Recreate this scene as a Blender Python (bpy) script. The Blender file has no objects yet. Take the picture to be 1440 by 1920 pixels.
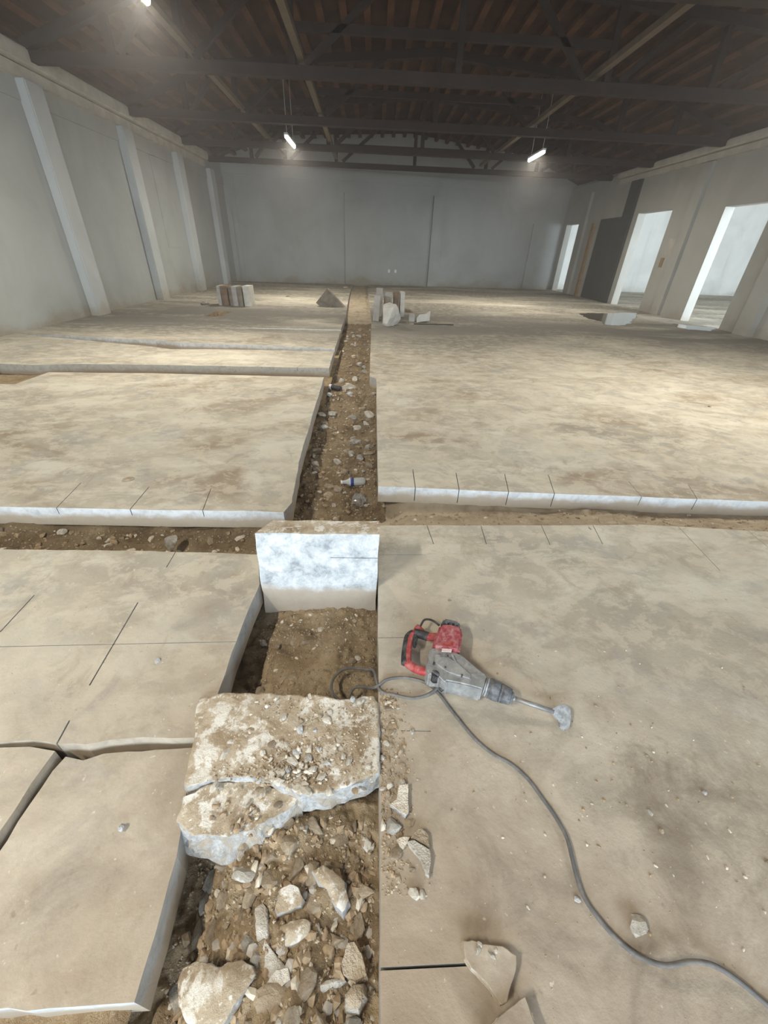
import bpy, bmesh, math, random
from mathutils import Vector, Matrix, noise

# ---------------------------------------------------------------- camera, sky, daylight, exposure
SC = bpy.context.scene
COL = SC.collection
cam_d = bpy.data.cameras.new('camera')
cam = bpy.data.objects.new('camera', cam_d)
COL.objects.link(cam)
SC.camera = cam
cam_d.sensor_fit = 'VERTICAL'
cam_d.sensor_height = 36.0
cam_d.lens = 750.719 / 1920.0 * 36.0
cam_d.clip_start = 0.02
_R = [[0.999235, -0.01871, -0.03434], [-0.018404, 0.549794, -0.835098], [0.034504, 0.835091, 0.549029]]
cam.matrix_world = Matrix(((*_R[0], 0.0), (*_R[1], 0.0), (*_R[2], 1.55), (0, 0, 0, 1)))

world = bpy.data.worlds.new('sky')
SC.world = world
world.use_nodes = True
bg = world.node_tree.nodes['Background']
bg.inputs['Color'].default_value = (0.74, 0.87, 1.0, 1)
bg.inputs['Strength'].default_value = 3.0

def daylight(name, loc, rot, sx, sy, power, color):
    d = bpy.data.lights.new(name, 'AREA')
    d.shape = 'RECTANGLE'; d.size = sx; d.size_y = sy
    d.energy = power; d.color = color
    o = bpy.data.objects.new(name, d); COL.objects.link(o)
    o.location = loc; o.rotation_euler = rot
    return o
R90 = math.pi / 2
# daylight through the loading opening behind the photographer and the side hall's open front
daylight('daylight_opening', (1.0, -5.4, 1.9), (R90, 0, 0), 9.0, 3.4, 430, (0.74, 0.88, 1.0))
daylight('daylight_side_hall', (16.0, 7.3, 2.0), (R90, 0, 0), 11.0, 3.6, 1250, (0.82, 0.92, 1.0))

SC.view_settings.view_transform = 'Standard'
SC.view_settings.look = 'None'
SC.view_settings.exposure = 0.48
SC.view_settings.gamma = 1.0
SC.view_settings.use_curve_mapping = False
SC.cycles.use_denoising = True
SC.cycles.max_bounces = 8
SC.cycles.diffuse_bounces = 4
SC.cycles.volume_bounces = 0

# ---------------------------------------------------------------- helpers
def tag(o, label=None, cat=None, group=None, kind=None):
    if label: o['label'] = label
    if cat: o['category'] = cat
    if group: o['group'] = group
    if kind: o['kind'] = kind
    return o

def empty(name, loc=(0, 0, 0), rz=0.0, parent=None):
    o = bpy.data.objects.new(name, None); COL.objects.link(o)
    o.location = loc; o.rotation_euler = (0, 0, rz)
    o.empty_display_size = 0.1
    if parent: o.parent = parent
    return o

def link(name, me, mats=(), parent=None, loc=(0, 0, 0), smooth=False):
    o = bpy.data.objects.new(name, me); COL.objects.link(o)
    for m in mats:
        me.materials.append(m)
    if smooth:
        for p in me.polygons: p.use_smooth = True
    o.location = loc
    if parent: o.parent = parent
    return o

def from_bm(name, bm, mats=(), parent=None, loc=(0, 0, 0), smooth=False):
    me = bpy.data.meshes.new(name)
    bm.normal_update(); bm.to_mesh(me); bm.free()
    return link(name, me, mats, parent, loc, smooth)

def add_box(bm, x0, x1, y0, y1, z0, z1, mi=0):
    v = [bm.verts.new((x, y, z)) for z in (z0, z1) for y in (y0, y1) for x in (x0, x1)]
    for q in ((0, 2, 3, 1), (4, 5, 7, 6), (0, 1, 5, 4), (2, 6, 7, 3), (0, 4, 6, 2), (1, 3, 7, 5)):
        f = bm.faces.new([v[i] for i in q]); f.material_index = mi
    return v

def add_bar(bm, p, q, w, h, up=(0, 0, 1), mi=0):
    """a square bar from p to q, w across, h along up"""
    p = Vector(p); q = Vector(q); d = (q - p).normalized()
    s = d.cross(Vector(up))
    if s.length < 1e-4: s = d.cross(Vector((0, 1, 0)))
    s.normalize(); u = s.cross(d).normalized()
    vs = []
    for c in (p, q):
        for a, b in ((-1, -1), (1, -1), (1, 1), (-1, 1)):
            vs.append(bm.verts.new(c + s * (a * w / 2) + u * (b * h / 2)))
    for i in range(4):
        j = (i + 1) % 4
        bm.faces.new((vs[i], vs[j], vs[4 + j], vs[4 + i])).material_index = mi
    bm.faces.new(vs[3::-1]).material_index = mi
    bm.faces.new(vs[4:]).material_index = mi

def add_cyl(bm, p, q, r0, r1, n=16, mi=0, caps=True):
    p = Vector(p); q = Vector(q); d = (q - p).normalized()
    a = d.orthogonal().normalized(); b = d.cross(a)
    r = [[], []]
    for k, (c, rad) in enumerate(((p, r0), (q, r1))):
        for i in range(n):
            t = 2 * math.pi * i / n
            r[k].append(bm.verts.new(c + a * (math.cos(t) * rad) + b * (math.sin(t) * rad)))
    for i in range(n):
        j = (i + 1) % n
        f = bm.faces.new((r[0][i], r[0][j], r[1][j], r[1][i])); f.material_index = mi; f.smooth = True
    if caps:
        bm.faces.new(r[0][::-1]).material_index = mi
        bm.faces.new(r[1]).material_index = mi

def add_tube(bm, pts, r, n=10, mi=0):
    """a round tube along a Catmull-Rom path"""
    P = [Vector(p) for p in pts]
    path = []
    for i in range(len(P) - 1):
        p0 = P[max(i - 1, 0)]; p1 = P[i]; p2 = P[i + 1]; p3 = P[min(i + 2, len(P) - 1)]
        for k in range(8):
            t = k / 8
            path.append(0.5 * ((2 * p1) + (p2 - p0) * t + (2 * p0 - 5 * p1 + 4 * p2 - p3) * t * t + (3 * p1 - p0 - 3 * p2 + p3) * t ** 3))
    path.append(P[-1])
    rings = []
    a = None
    for i, c in enumerate(path):
        d = (path[min(i + 1, len(path) - 1)] - path[max(i - 1, 0)]).normalized()
        if a is None: a = d.orthogonal().normalized()
        a = (a - d * a.dot(d)).normalized(); b = d.cross(a)
        rings.append([bm.verts.new(c + a * (math.cos(2 * math.pi * k / n) * r) + b * (math.sin(2 * math.pi * k / n) * r)) for k in range(n)])
    for i in range(len(rings) - 1):
        for k in range(n):
            j = (k + 1) % n
            f = bm.faces.new((rings[i][k], rings[i][j], rings[i + 1][j], rings[i + 1][k])); f.smooth = True; f.material_index = mi
    bm.faces.new(rings[0][::-1]); bm.faces.new(rings[-1])

def fbm(x, y, z=0.0, o=4):
    return noise.fractal(Vector((x, y, z)), 1.0, 2.0, o)

# ---------------------------------------------------------------- materials
class NT:
    def __init__(s, name, rough=0.9, spec=0.2):
        s.m = bpy.data.materials.new(name); s.m.use_nodes = True
        s.t = s.m.node_tree; s.n = s.t.nodes
        s.b = s.n['Principled BSDF']
        s.b.inputs['Roughness'].default_value = rough
        s.b.inputs['Specular IOR Level'].default_value = spec
    def add(s, kind, **kw):
        n = s.n.new(kind)
        for k, v in kw.items():
            if k in n.inputs.keys() if hasattr(n.inputs, 'keys') else False: n.inputs[k].default_value = v
            else: setattr(n, k, v)
        return n
    def coord(s, kind='Object'):
        if kind == 'World':
            return s.n.new('ShaderNodeNewGeometry').outputs['Position']
        return s.n.new('ShaderNodeTexCoord').outputs[kind]
    def noise(s, co, scale, detail=5, rough=0.55, dist=0.0, w=None):
        n = s.n.new('ShaderNodeTexNoise')
        s.t.links.new(co, n.inputs['Vector'])
        n.inputs['Scale'].default_value = scale; n.inputs['Detail'].default_value = detail
        n.inputs['Roughness'].default_value = rough; n.inputs['Distortion'].default_value = dist
        return n.outputs['Fac']
    def ramp(s, fac, *stops):
        r = s.n.new('ShaderNodeValToRGB')
        e = r.color_ramp.elements
        while len(e) < len(stops): e.new(0.5)
        for k, (p, c) in enumerate(stops):
            e[k].position = p
            e[k].color = (c, c, c, 1) if isinstance(c, (int, float)) else (*c, 1)
        s.t.links.new(fac, r.inputs['Fac'])
        return r.outputs['Color']
    def mix(s, fac, a, b, blend='MIX'):
        m = s.n.new('ShaderNodeMix'); m.data_type = 'RGBA'; m.blend_type = blend
        for sock, v in ((m.inputs['Factor'], fac), (m.inputs[6], a), (m.inputs[7], b)):
            if isinstance(v, (int, float)): sock.default_value = v
            elif isinstance(v, tuple): sock.default_value = (*v, 1)
            else: s.t.links.new(v, sock)
        return m.outputs[2]
    def math(s, op, a, b=0.0):
        m = s.n.new('ShaderNodeMath'); m.operation = op
        for i, v in enumerate((a, b)):
            if isinstance(v, (int, float)): m.inputs[i].default_value = v
            else: s.t.links.new(v, m.inputs[i])
        return m.outputs[0]
    def sep(s, co):
        n = s.n.new('ShaderNodeSeparateXYZ'); s.t.links.new(co, n.inputs[0]); return n.outputs
    def scale(s, co, v):
        n = s.n.new('ShaderNodeMapping'); s.t.links.new(co, n.inputs[0]); n.inputs['Scale'].default_value = v
        return n.outputs[0]
    def color(s, c):
        if isinstance(c, tuple): s.b.inputs['Base Color'].default_value = (*c, 1)
        else: s.t.links.new(c, s.b.inputs['Base Color'])
    def bump(s, h, strength=0.3, dist=0.01):
        b = s.n.new('ShaderNodeBump'); b.inputs['Strength'].default_value = strength; b.inputs['Distance'].default_value = dist
        s.t.links.new(h, b.inputs['Height']); s.t.links.new(b.outputs[0], s.b.inputs['Normal'])

def mat_floor():
    s = NT('dusty_concrete', 0.88, 0.25)
    P = s.coord('World')
    base = s.ramp(s.noise(P, 0.9, 6, 0.6, 0.6), (0.30, (0.31, 0.28, 0.23)), (0.46, (0.45, 0.40, 0.315)), (0.60, (0.53, 0.485, 0.395)), (0.76, (0.42, 0.39, 0.34)))
    grey = s.ramp(s.noise(P, 2.3, 7, 0.65, 0.8), (0.50, 0.0), (0.64, 0.7))
    c = s.mix(grey, base, (0.36, 0.345, 0.31))
    pale = s.ramp(s.noise(s.scale(P, (1, 1.7, 1)), 1.7, 8, 0.7, 0.4), (0.50, 0.0), (0.60, 0.75))
    c = s.mix(pale, c, (0.63, 0.585, 0.485))
    brown = s.ramp(s.noise(s.scale(P, (0.8, 1.5, 1)), 0.75, 6, 0.62, 1.2), (0.53, 0.0), (0.68, 0.75))
    c = s.mix(brown, c, (0.27, 0.195, 0.125))
    # old wet dirt along the left wall and across the middle of the hall
    xyz = s.sep(P)
    far = s.ramp(s.math('MULTIPLY', xyz[1], 0.05), (0.28, 0.0), (0.50, 0.95))
    d2 = s.ramp(s.noise(s.scale(P, (0.35, 1, 1)), 0.55, 6, 0.62, 0.9), (0.40, 0.0), (0.56, 0.95))
    c = s.mix(s.math('MULTIPLY', far, d2), c, (0.20, 0.18, 0.15))
    fl = s.ramp(s.noise(s.scale(P, (1, 1.35, 1)), 5.5, 9, 0.72, 0.35), (0.50, 0.0), (0.555, 0.55))
    c = s.mix(fl, c, (0.60, 0.53, 0.42))
    fd = s.ramp(s.noise(s.scale(P, (1.2, 1, 1)), 4.1, 9, 0.74, 0.7), (0.55, 0.0), (0.63, 0.5))
    c = s.mix(fd, c, (0.33, 0.275, 0.205))
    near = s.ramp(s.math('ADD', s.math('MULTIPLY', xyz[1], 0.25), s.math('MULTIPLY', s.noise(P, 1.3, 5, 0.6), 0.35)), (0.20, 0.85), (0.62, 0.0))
    c = s.mix(near, c, s.ramp(s.noise(P, 3.1, 8, 0.68, 0.7), (0.36, (0.235, 0.18, 0.13)), (0.47, (0.35, 0.28, 0.21)), (0.56, (0.41, 0.335, 0.255)), (0.66, (0.50, 0.43, 0.34))))  # brown dust near the trench, also darkened to paint in the photographer's shade
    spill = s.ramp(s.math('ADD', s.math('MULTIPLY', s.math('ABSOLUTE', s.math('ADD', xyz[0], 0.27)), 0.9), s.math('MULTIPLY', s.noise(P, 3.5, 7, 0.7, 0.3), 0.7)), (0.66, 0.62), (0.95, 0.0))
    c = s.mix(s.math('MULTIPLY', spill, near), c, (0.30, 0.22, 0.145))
    band = s.ramp(s.math('MULTIPLY', xyz[1], 0.05), (0.40, 0.0), (0.50, 1.0), (0.62, 1.0), (0.74, 0.0))
    bn = s.ramp(s.noise(s.scale(P, (0.4, 1, 1)), 0.8, 6, 0.6, 0.6), (0.36, 0.15), (0.54, 0.9))
    c = s.mix(s.math('MULTIPLY', band, bn), c, (0.20, 0.185, 0.16))
    # trodden dark mud right of the cable
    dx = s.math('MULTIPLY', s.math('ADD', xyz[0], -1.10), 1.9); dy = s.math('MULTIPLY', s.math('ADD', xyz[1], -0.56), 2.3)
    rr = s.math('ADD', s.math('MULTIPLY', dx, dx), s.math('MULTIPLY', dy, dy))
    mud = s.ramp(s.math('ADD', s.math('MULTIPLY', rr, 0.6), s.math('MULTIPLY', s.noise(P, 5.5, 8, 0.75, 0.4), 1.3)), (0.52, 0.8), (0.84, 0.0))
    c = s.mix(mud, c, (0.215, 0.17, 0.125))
    spots = s.ramp(s.noise(P, 34, 3, 0.6), (0.68, 0.0), (0.73, 0.6))
    c = s.mix(spots, c, (0.68, 0.62, 0.52))
    dk = s.ramp(s.noise(s.scale(P, (1, 1, 1.3)), 19, 4, 0.7), (0.66, 0.0), (0.74, 0.55))
    c = s.mix(dk, c, (0.22, 0.17, 0.12))
    s.color(c)
    s.bump(s.math('ADD', s.noise(P, 60, 5, 0.7), s.math('MULTIPLY', s.noise(P, 8, 4, 0.5), 1.5)), 0.25, 0.007)
    return s.m

def mat_cut(name='daylit_sawn_concrete', pale=(0.58, 0.59, 0.59), zdirt=-0.058):
    s = NT(name, 0.9, 0.2)
    P = s.coord('World')
    c = s.ramp(s.noise(P, 14, 7, 0.7, 0.5), (0.3, tuple(v * 0.72 for v in pale)), (0.52, pale), (0.7, tuple(min(1, v * 1.13) for v in pale)))
    z = s.math('ADD', s.sep(P)[2], s.math('MULTIPLY', s.math('SUBTRACT', s.noise(P, 5, 5, 0.65), 0.5), 0.13))
    m = s.ramp(s.math('MULTIPLY', s.math('SUBTRACT', z, zdirt - 0.02), 25), (0.0, 1.0), (1.0, 0.0))
    c = s.mix(s.math('MULTIPLY', m, 0.85), c, (0.40, 0.32, 0.23))
    s.color(c)
    s.bump(s.noise(P, 90, 5, 0.7), 0.3, 0.005)
    return s.m

def mat_soil(name='trench_soil', g=1.0):
    s = NT(name, 1.0, 0.1)
    P = s.coord('World')
    c = s.ramp(s.noise(P, 3.2, 8, 0.7, 0.4), (0.28, (0.16, 0.11, 0.065)), (0.46, (0.29, 0.21, 0.125)), (0.6, (0.40, 0.305, 0.19)), (0.76, (0.50, 0.40, 0.265)))
    c = s.mix(s.ramp(s.noise(P, 46, 4, 0.7), (0.58, 0.0), (0.7, 0.65)), c, (0.52, 0.43, 0.31))
    c = s.mix(s.ramp(s.noise(P, 24, 4, 0.7), (0.30, 0.7), (0.44, 0.0)), c, (0.10, 0.07, 0.042))
    if g != 1.0: c = s.mix(1.0, c, (g, g, g), 'MULTIPLY')
    s.color(c)
    s.bump(s.math('ADD', s.noise(P, 45, 6, 0.75), s.noise(P, 150, 3, 0.7)), 0.7, 0.012)
    return s.m

def mat_rubble(name, a, b, c3, white=0.5):
    s = NT(name, 0.95, 0.15)
    P = s.coord('Object')
    oi = s.n.new('ShaderNodeObjectInfo')
    c = s.ramp(s.noise(P, 2.2, 6, 0.7, 0.5), (0.3, a), (0.5, b), (0.72, c3))
    n = s.n.new('ShaderNodeHueSaturation'); n.inputs['Saturation'].default_value = 0.95
    v = s.math('ADD', s.math('MULTIPLY', oi.outputs['Random'], 0.5), 0.72)
    s.t.links.new(v, n.inputs['Value']); s.t.links.new(c, n.inputs['Color'])
    w = s.ramp(s.noise(P, 1.1, 4, 0.6), (0.56, 0.0), (0.62, white))
    s.color(s.mix(w, n.outputs['Color'], (0.72, 0.70, 0.66)))
    s.bump(s.noise(P, 9, 6, 0.7), 0.5, 0.12)
    return s.m

def mat_plain(name, color, rough=0.6, spec=0.4, var=0.0, scale=12, dust=0.0, metallic=0.0, bump=0.0, dustc=(0.52, 0.46, 0.38)):
    s = NT(name, rough, spec)
    s.b.inputs['Metallic'].default_value = metallic
    P = s.coord('Object')
    c = color
    if var:
        c = s.ramp(s.noise(P, scale, 5, 0.6, 0.3), (0.3, tuple(v * (1 - var) for v in color)), (0.7, tuple(min(1, v * (1 + var)) for v in color)))
    if dust:
        m = s.ramp(s.noise(P, scale * 1.7, 7, 0.72, 0.6), (0.42, 0.0), (0.68, dust))
        c = s.mix(m, c, dustc)
    s.color(c)
    if bump: s.bump(s.noise(P, scale * 4, 5, 0.65), bump, 0.01)
    return s.m

def mat_sand():
    s = NT('trench_sand', 1.0, 0.1)
    P = s.coord('World')
    c = s.ramp(s.noise(P, 4, 8, 0.7, 0.5), (0.3, (0.27, 0.205, 0.14)), (0.5, (0.41, 0.335, 0.24)), (0.7, (0.50, 0.425, 0.315)))
    s.color(c)
    s.bump(s.noise(P, 60, 6, 0.75), 0.5, 0.01)
    return s.m

def mat_wall(name, base, drt):
    s = NT(name, 0.85, 0.25)
    P = s.coord('World')
    c = s.ramp(s.noise(P, 0.55, 6, 0.62, 0.6), (0.3, tuple(v * 0.84 for v in base)), (0.55, base), (0.75, tuple(min(1, v * 1.07) for v in base)))
    # rising damp and mud splashes along the foot of the wall
    z = s.math('ADD', s.sep(P)[2], s.math('MULTIPLY', s.math('SUBTRACT', s.noise(s.scale(P, (0.7, 0.7, 1)), 1.1, 6, 0.65), 0.5), 1.5))
    m = s.ramp(z, (0.0, 0.75), (0.28, 0.18), (0.8, 0.0))
    c = s.mix(m, c, drt)
    st = s.ramp(s.noise(s.scale(P, (1.3, 1.3, 0.16)), 1.2, 6, 0.65, 0.3), (0.54, 0.0), (0.75, 0.30))
    c = s.mix(st, c, (0.33, 0.33, 0.29))
    s.color(c)
    s.bump(s.noise(P, 22, 5, 0.6), 0.12, 0.01)
    return s.m

def mat_broken_top():
    s = NT('dirt_crusted_concrete', 0.95, 0.15)
    P = s.coord('World')
    c = s.ramp(s.noise(P, 7, 7, 0.68, 0.6), (0.32, (0.27, 0.195, 0.12)), (0.5, (0.44, 0.35, 0.245)), (0.66, (0.56, 0.485, 0.38)))
    c = s.mix(s.ramp(s.noise(P, 11, 6, 0.7, 0.3), (0.50, 0.0), (0.57, 0.95)), c, (0.72, 0.67, 0.59))
    c = s.mix(s.ramp(s.noise(P, 60, 3, 0.6), (0.6, 0.0), (0.68, 0.8)), c, (0.75, 0.71, 0.63))
    s.color(c)
    s.bump(s.math('ADD', s.noise(P, 40, 6, 0.75), s.noise(P, 14, 4, 0.6)), 0.7, 0.012)
    return s.m

def mat_fresh():
    s = NT('fresh_broken_concrete', 0.9, 0.2)
    P = s.coord('World')
    c = s.ramp(s.noise(P, 48, 8, 0.75, 0.5), (0.32, (0.30, 0.295, 0.28)), (0.48, (0.50, 0.495, 0.485)), (0.62, (0.66, 0.655, 0.645)))
    c = s.mix(s.ramp(s.noise(P, 13, 6, 0.7, 0.4), (0.47, 0.0), (0.60, 0.85)), c, (0.46, 0.38, 0.28))
    s.color(c)
    s.bump(s.math('ADD', s.noise(P, 60, 6, 0.75), s.noise(P, 25, 5, 0.7)), 0.9, 0.014)
    return s.m

def mat_block():
    s = NT('chalky_block_face', 0.9, 0.2)
    P = s.coord('World')
    c = s.ramp(s.noise(P, 12, 9, 0.76, 0.25), (0.36, (0.27, 0.29, 0.31)), (0.45, (0.43, 0.45, 0.46)), (0.60, (0.62, 0.625, 0.62)))
    z = s.math('ADD', s.sep(P)[2], s.math('MULTIPLY', s.math('SUBTRACT', s.noise(P, 6, 6, 0.65), 0.5), 0.14))
    m = s.ramp(s.math('ADD', s.math('MULTIPLY', z, 7), 0.5), (0.30, 0.9), (0.62, 0.0))
    c = s.mix(m, c, (0.42, 0.35, 0.27))
    s.color(c)
    s.bump(s.noise(P, 70, 6, 0.7), 0.35, 0.006)
    return s.m

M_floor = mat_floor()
M_cut = mat_cut()
M_side = mat_cut('shaded_sawn_side', (0.40, 0.385, 0.36), -0.10)
M_dusty = mat_cut('dusty_broken_side', (0.40, 0.34, 0.265), -0.06)
M_tan = mat_cut('tan_sawn_side', (0.46, 0.43, 0.37), -0.09)
M_soil = mat_soil()
M_sand = mat_sand()
M_moist = mat_soil('moist_soil', 0.72)
M_dirt_top = mat_broken_top()
M_fresh = mat_fresh()
M_block = mat_block()
M_brownstone = mat_rubble('brown_rubble', (0.27, 0.195, 0.125), (0.38, 0.295, 0.20), (0.48, 0.39, 0.28), 0.12)
M_palestone = mat_rubble('pale_rubble', (0.44, 0.37, 0.28), (0.60, 0.53, 0.43), (0.72, 0.67, 0.58), 0.85)
M_greystone = mat_rubble('grey_rubble', (0.29, 0.25, 0.20), (0.40, 0.36, 0.30), (0.50, 0.46, 0.40), 0.4)
M_wall = mat_wall('painted_wall', (0.40, 0.415, 0.405), (0.26, 0.22, 0.15))
M_wall_r = mat_wall('cream_wall', (0.44, 0.43, 0.395), (0.32, 0.285, 0.23))
M_white = mat_wall('white_wall', (0.84, 0.84, 0.80), (0.5, 0.48, 0.43))
M_pil = mat_wall('pilaster_paint', (0.52, 0.54, 0.545), (0.32, 0.28, 0.2))
M_ledge = mat_plain('ledge_plaster', (0.52, 0.49, 0.43), 0.9, 0.2, 0.15, 3)
M_roof = mat_plain('dark_roof_boards', (0.052, 0.023, 0.011), 0.85, 0.2, 0.4, 2)
M_joist = mat_plain('roof_joist_wood', (0.098, 0.045, 0.021), 0.85, 0.2, 0.4, 2)
M_truss = mat_plain('truss_timber', (0.036, 0.024, 0.020), 0.8, 0.25, 0.25, 2)
M_tie = mat_plain('pale_tie_bar', (0.15, 0.12, 0.088), 0.8, 0.25, 0.2, 2)
M_darkdoor = mat_plain('dark_grey_paint', (0.068, 0.07, 0.066), 0.7, 0.3, 0.12, 3)
M_wood = mat_plain('brown_door_frame', (0.30, 0.205, 0.11), 0.7, 0.3, 0.2, 6)
M_red = mat_plain('red_plastic', (0.33, 0.024, 0.026), 0.55, 0.4, 0.15, 18, 0.30)
M_redd = mat_plain('dusty_red_plastic', (0.27, 0.042, 0.05), 0.75, 0.2, 0.2, 22, 0.7, dustc=(0.50, 0.30, 0.29))
M_black = mat_plain('black_rubber', (0.020, 0.020, 0.022), 0.7, 0.3, 0.2, 20, 0.18)
M_alu = mat_plain('dusty_cast_metal', (0.26, 0.26, 0.255), 0.5, 0.5, 0.25, 14, 0.55, 0.35, 0.08, dustc=(0.55, 0.53, 0.49))
M_chuck = mat_plain('dark_chuck_rubber', (0.085, 0.088, 0.095), 0.65, 0.35, 0.25, 22, 0.55, dustc=(0.34, 0.33, 0.32))
M_steel = mat_plain('chisel_steel', (0.26, 0.255, 0.25), 0.5, 0.5, 0.2, 20, 0.35, 0.5)
M_blade = mat_plain('dust_white_steel', (0.22, 0.225, 0.23), 0.7, 0.3, 0.2, 30, 0.6, dustc=(0.60, 0.59, 0.57))
M_cord = mat_plain('dusty_cord_rubber', (0.115, 0.11, 0.105), 0.75, 0.3, 0.2, 9, 0.45, dustc=(0.33, 0.29, 0.24))
M_housing = mat_plain('lamp_housing', (0.75, 0.75, 0.75), 0.4, 0.4)
M_dark_block = mat_plain('dark_weathered_concrete', (0.215, 0.18, 0.145), 0.95, 0.1, 0.3, 4, 0.2, bump=0.3)
M_brown_block = mat_plain('brown_weathered_concrete', (0.185, 0.13, 0.085), 0.95, 0.1, 0.3, 4, 0.15, bump=0.3)
M_grey_block = mat_plain('grey_weathered_concrete', (0.38, 0.365, 0.34), 0.95, 0.1, 0.25, 4, 0.3, bump=0.3)
M_light_block = mat_plain('pale_weathered_concrete', (0.56, 0.54, 0.50), 0.95, 0.1, 0.2, 4, 0.3, bump=0.3)
M_label = mat_plain('blue_label', (0.03, 0.05, 0.23), 0.5, 0.4)
M_paper = mat_plain('white_label', (0.75, 0.72, 0.72), 0.6, 0.3)

def mat_clear(name, tint, mixf):
    s = NT(name, 0.12, 0.5)
    s.color(tint)
    s.b.inputs['Transmission Weight'].default_value = mixf
    s.b.inputs['IOR'].default_value = 1.3
    return s.m
M_bottle = mat_clear('cloudy_clear_plastic', (0.72, 0.72, 0.68), 0.45)
M_film = mat_clear('clear_plastic_film', (0.9, 0.88, 0.85), 0.85)

s = NT('puddle_water', 0.13, 0.5)
s.color((0.10, 0.085, 0.065)); s.b.inputs['IOR'].default_value = 1.33
M_water = s.m

s = NT('lamp_tube')
s.b.inputs['Emission Color'].default_value = (1.0, 0.97, 0.9, 1)
s.b.inputs['Emission Strength'].default_value = 9
M_tube = s.m

# ---------------------------------------------------------------- slabs of the floor
floor = empty('floor'); tag(floor, kind='structure')
T = 0.14                                                           # slab thickness

def rough_line(pts, step, jit, rnd, keep):
    """closed outline with every edge split; edges in keep stay sharp and straight"""
    out = []
    n = len(pts)
    for i in range(n):
        a = Vector(pts[i]); b = Vector(pts[(i + 1) % n])
        k = 1 if i in keep else max(1, int((b - a).length / step))
        d = (b - a).normalized(); nn = Vector((-d.y, d.x))
        for j in range(k):
            p = a.lerp(b, j / k)
            if j: p = p + nn * (fbm(p.x * 2.1, p.y * 2.1, 3.3) * jit * 1.2 + rnd.uniform(-jit, jit) * 0.35)
            out.append((p.x, p.y))
    return out

def slab(pts, cuts=(), step=0.06, jit=0.004, keep=(), z=0.0, t=T, holes=(), front=None, side=None):
    rnd = random.Random(len(pts) * 7 + int(abs(pts[0][0]) * 100))
    o = rough_line(pts, step, jit, rnd, keep)
    bm = bmesh.new()
    top = [bm.verts.new((x, y, z)) for x, y in o]
    f = bm.faces.new(top)
    if f.normal.z < 0 or sum((o[i][0] * o[(i + 1) % len(o)][1] - o[(i + 1) % len(o)][0] * o[i][1]) for i in range(len(o))) < 0:
        f.normal_flip()
    r = bmesh.ops.extrude_face_region(bm, geom=[f])
    # the extruded copy becomes the underside
    nv = [g for g in r['geom'] if isinstance(g, bmesh.types.BMVert)]
    for v in nv:
        v.co.z = z - t
    bmesh.ops.recalc_face_normals(bm, faces=bm.faces[:])
    for g in bm.faces:
        g.material_index = 0 if g.normal.z > 0.5 else (2 if g.normal.y < -0.7 else 1)  # sides toward the daylight opening default to paler concrete, its light painted in
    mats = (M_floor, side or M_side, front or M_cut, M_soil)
    ob = from_bm('concrete_slab', bm, mats, floor)
    if cuts or holes:
        cb = bmesh.new()
        for (a, b, w, dep) in cuts:
            a = Vector((*a, 0)); b = Vector((*b, 0))
            add_bar(cb, a + Vector((0, 0, z - dep / 2 + 0.02)), b + Vector((0, 0, z - dep / 2 + 0.02)), w, dep + 0.04)
        for (x0, x1, y0, y1) in holes:
            add_box(cb, x0, x1, y0, y1, z - t - 0.1, z + 0.1)
        for g in cb.faces: g.material_index = 3 if holes else 1
        bmesh.ops.recalc_face_normals(cb, faces=cb.faces[:])
        cut = from_bm('saw_cut_tool', cb, mats)
        md = ob.modifiers.new('cut', 'BOOLEAN'); md.operation = 'DIFFERENCE'; md.object = cut; md.solver = 'EXACT'
        md.use_self = True
        dg = bpy.context.evaluated_depsgraph_get(); dg.update()
        me = bpy.data.meshes.new_from_object(ob.evaluated_get(dg))
        ob.modifiers.clear()
        old = ob.data; ob.data = me; me.name = 'concrete_slab'
        cm = cut.data
        bpy.data.objects.remove(cut); bpy.data.meshes.remove(cm); bpy.data.meshes.remove(old)
    return ob

XL, XR, YB0, YB1, YF = -6.65, 9.6, 22.45, 24.95, -5.2
W_ = 0.005
def cut(a, b, w=W_, d=0.05): return (a, b, w, d)
# right, near
slab([(0.050, YF), (0.05, 2.19), (0.40, 2.205), (1.12, 2.226), (1.9, 2.26), (2.75, 2.2), (4.5, 2.2), (XR, 2.2), (XR, YF)], cuts=[
    cut((0.378,2.267), (0.405,2)), cut((0.759,2.312), (0.744,2.008)), cut((1.184,2.326), (1.158,2.008)),
    cut((1.557,2.325), (1.51,2.028)), cut((2.161,2.358), (2.113,1.783), .004), cut((2.631,2.272), (2.615,2.023), .004),
    cut((0.024,1.885), (0.342,1.892), .004), cut((0.026,1.264), (0.205,1.269), .004), cut((0.135,0.825), (0.25,0.823), .0035, .02),
    cut((0.03,0.214), (0.283,0.219), .006, .08)], step=0.09, jit=0.004, keep=(4, 5, 6, 7, 8))
# right, beyond the cross trench
slab([(0.058, 2.72), (0.05, 5.80), (-0.045, 5.93), (-0.06, 11.4), (-0.22, 17.0), (-0.3, 21.0), (-0.3, 23.3), (XR, 24.8), (XR, 2.48), (3.1, 2.61), (1.5, 2.66)], cuts=[
    cut((0.345,2.472), (0.353,3.023), .006, .12), cut((0.67,2.448), (0.714,2.982), .006, .12), cut((1.034,2.425), (1.127,2.982), .006, .12),
    cut((1.381,2.415), (1.501,2.981), .006, .12), cut((2.108,2.56), (2.149,2.897), .005, .08), cut((2.456,2.354), (2.639,2.864), .005, .1)],
    step=0.12, jit=0.004, keep=(5, 6, 7))
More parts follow.
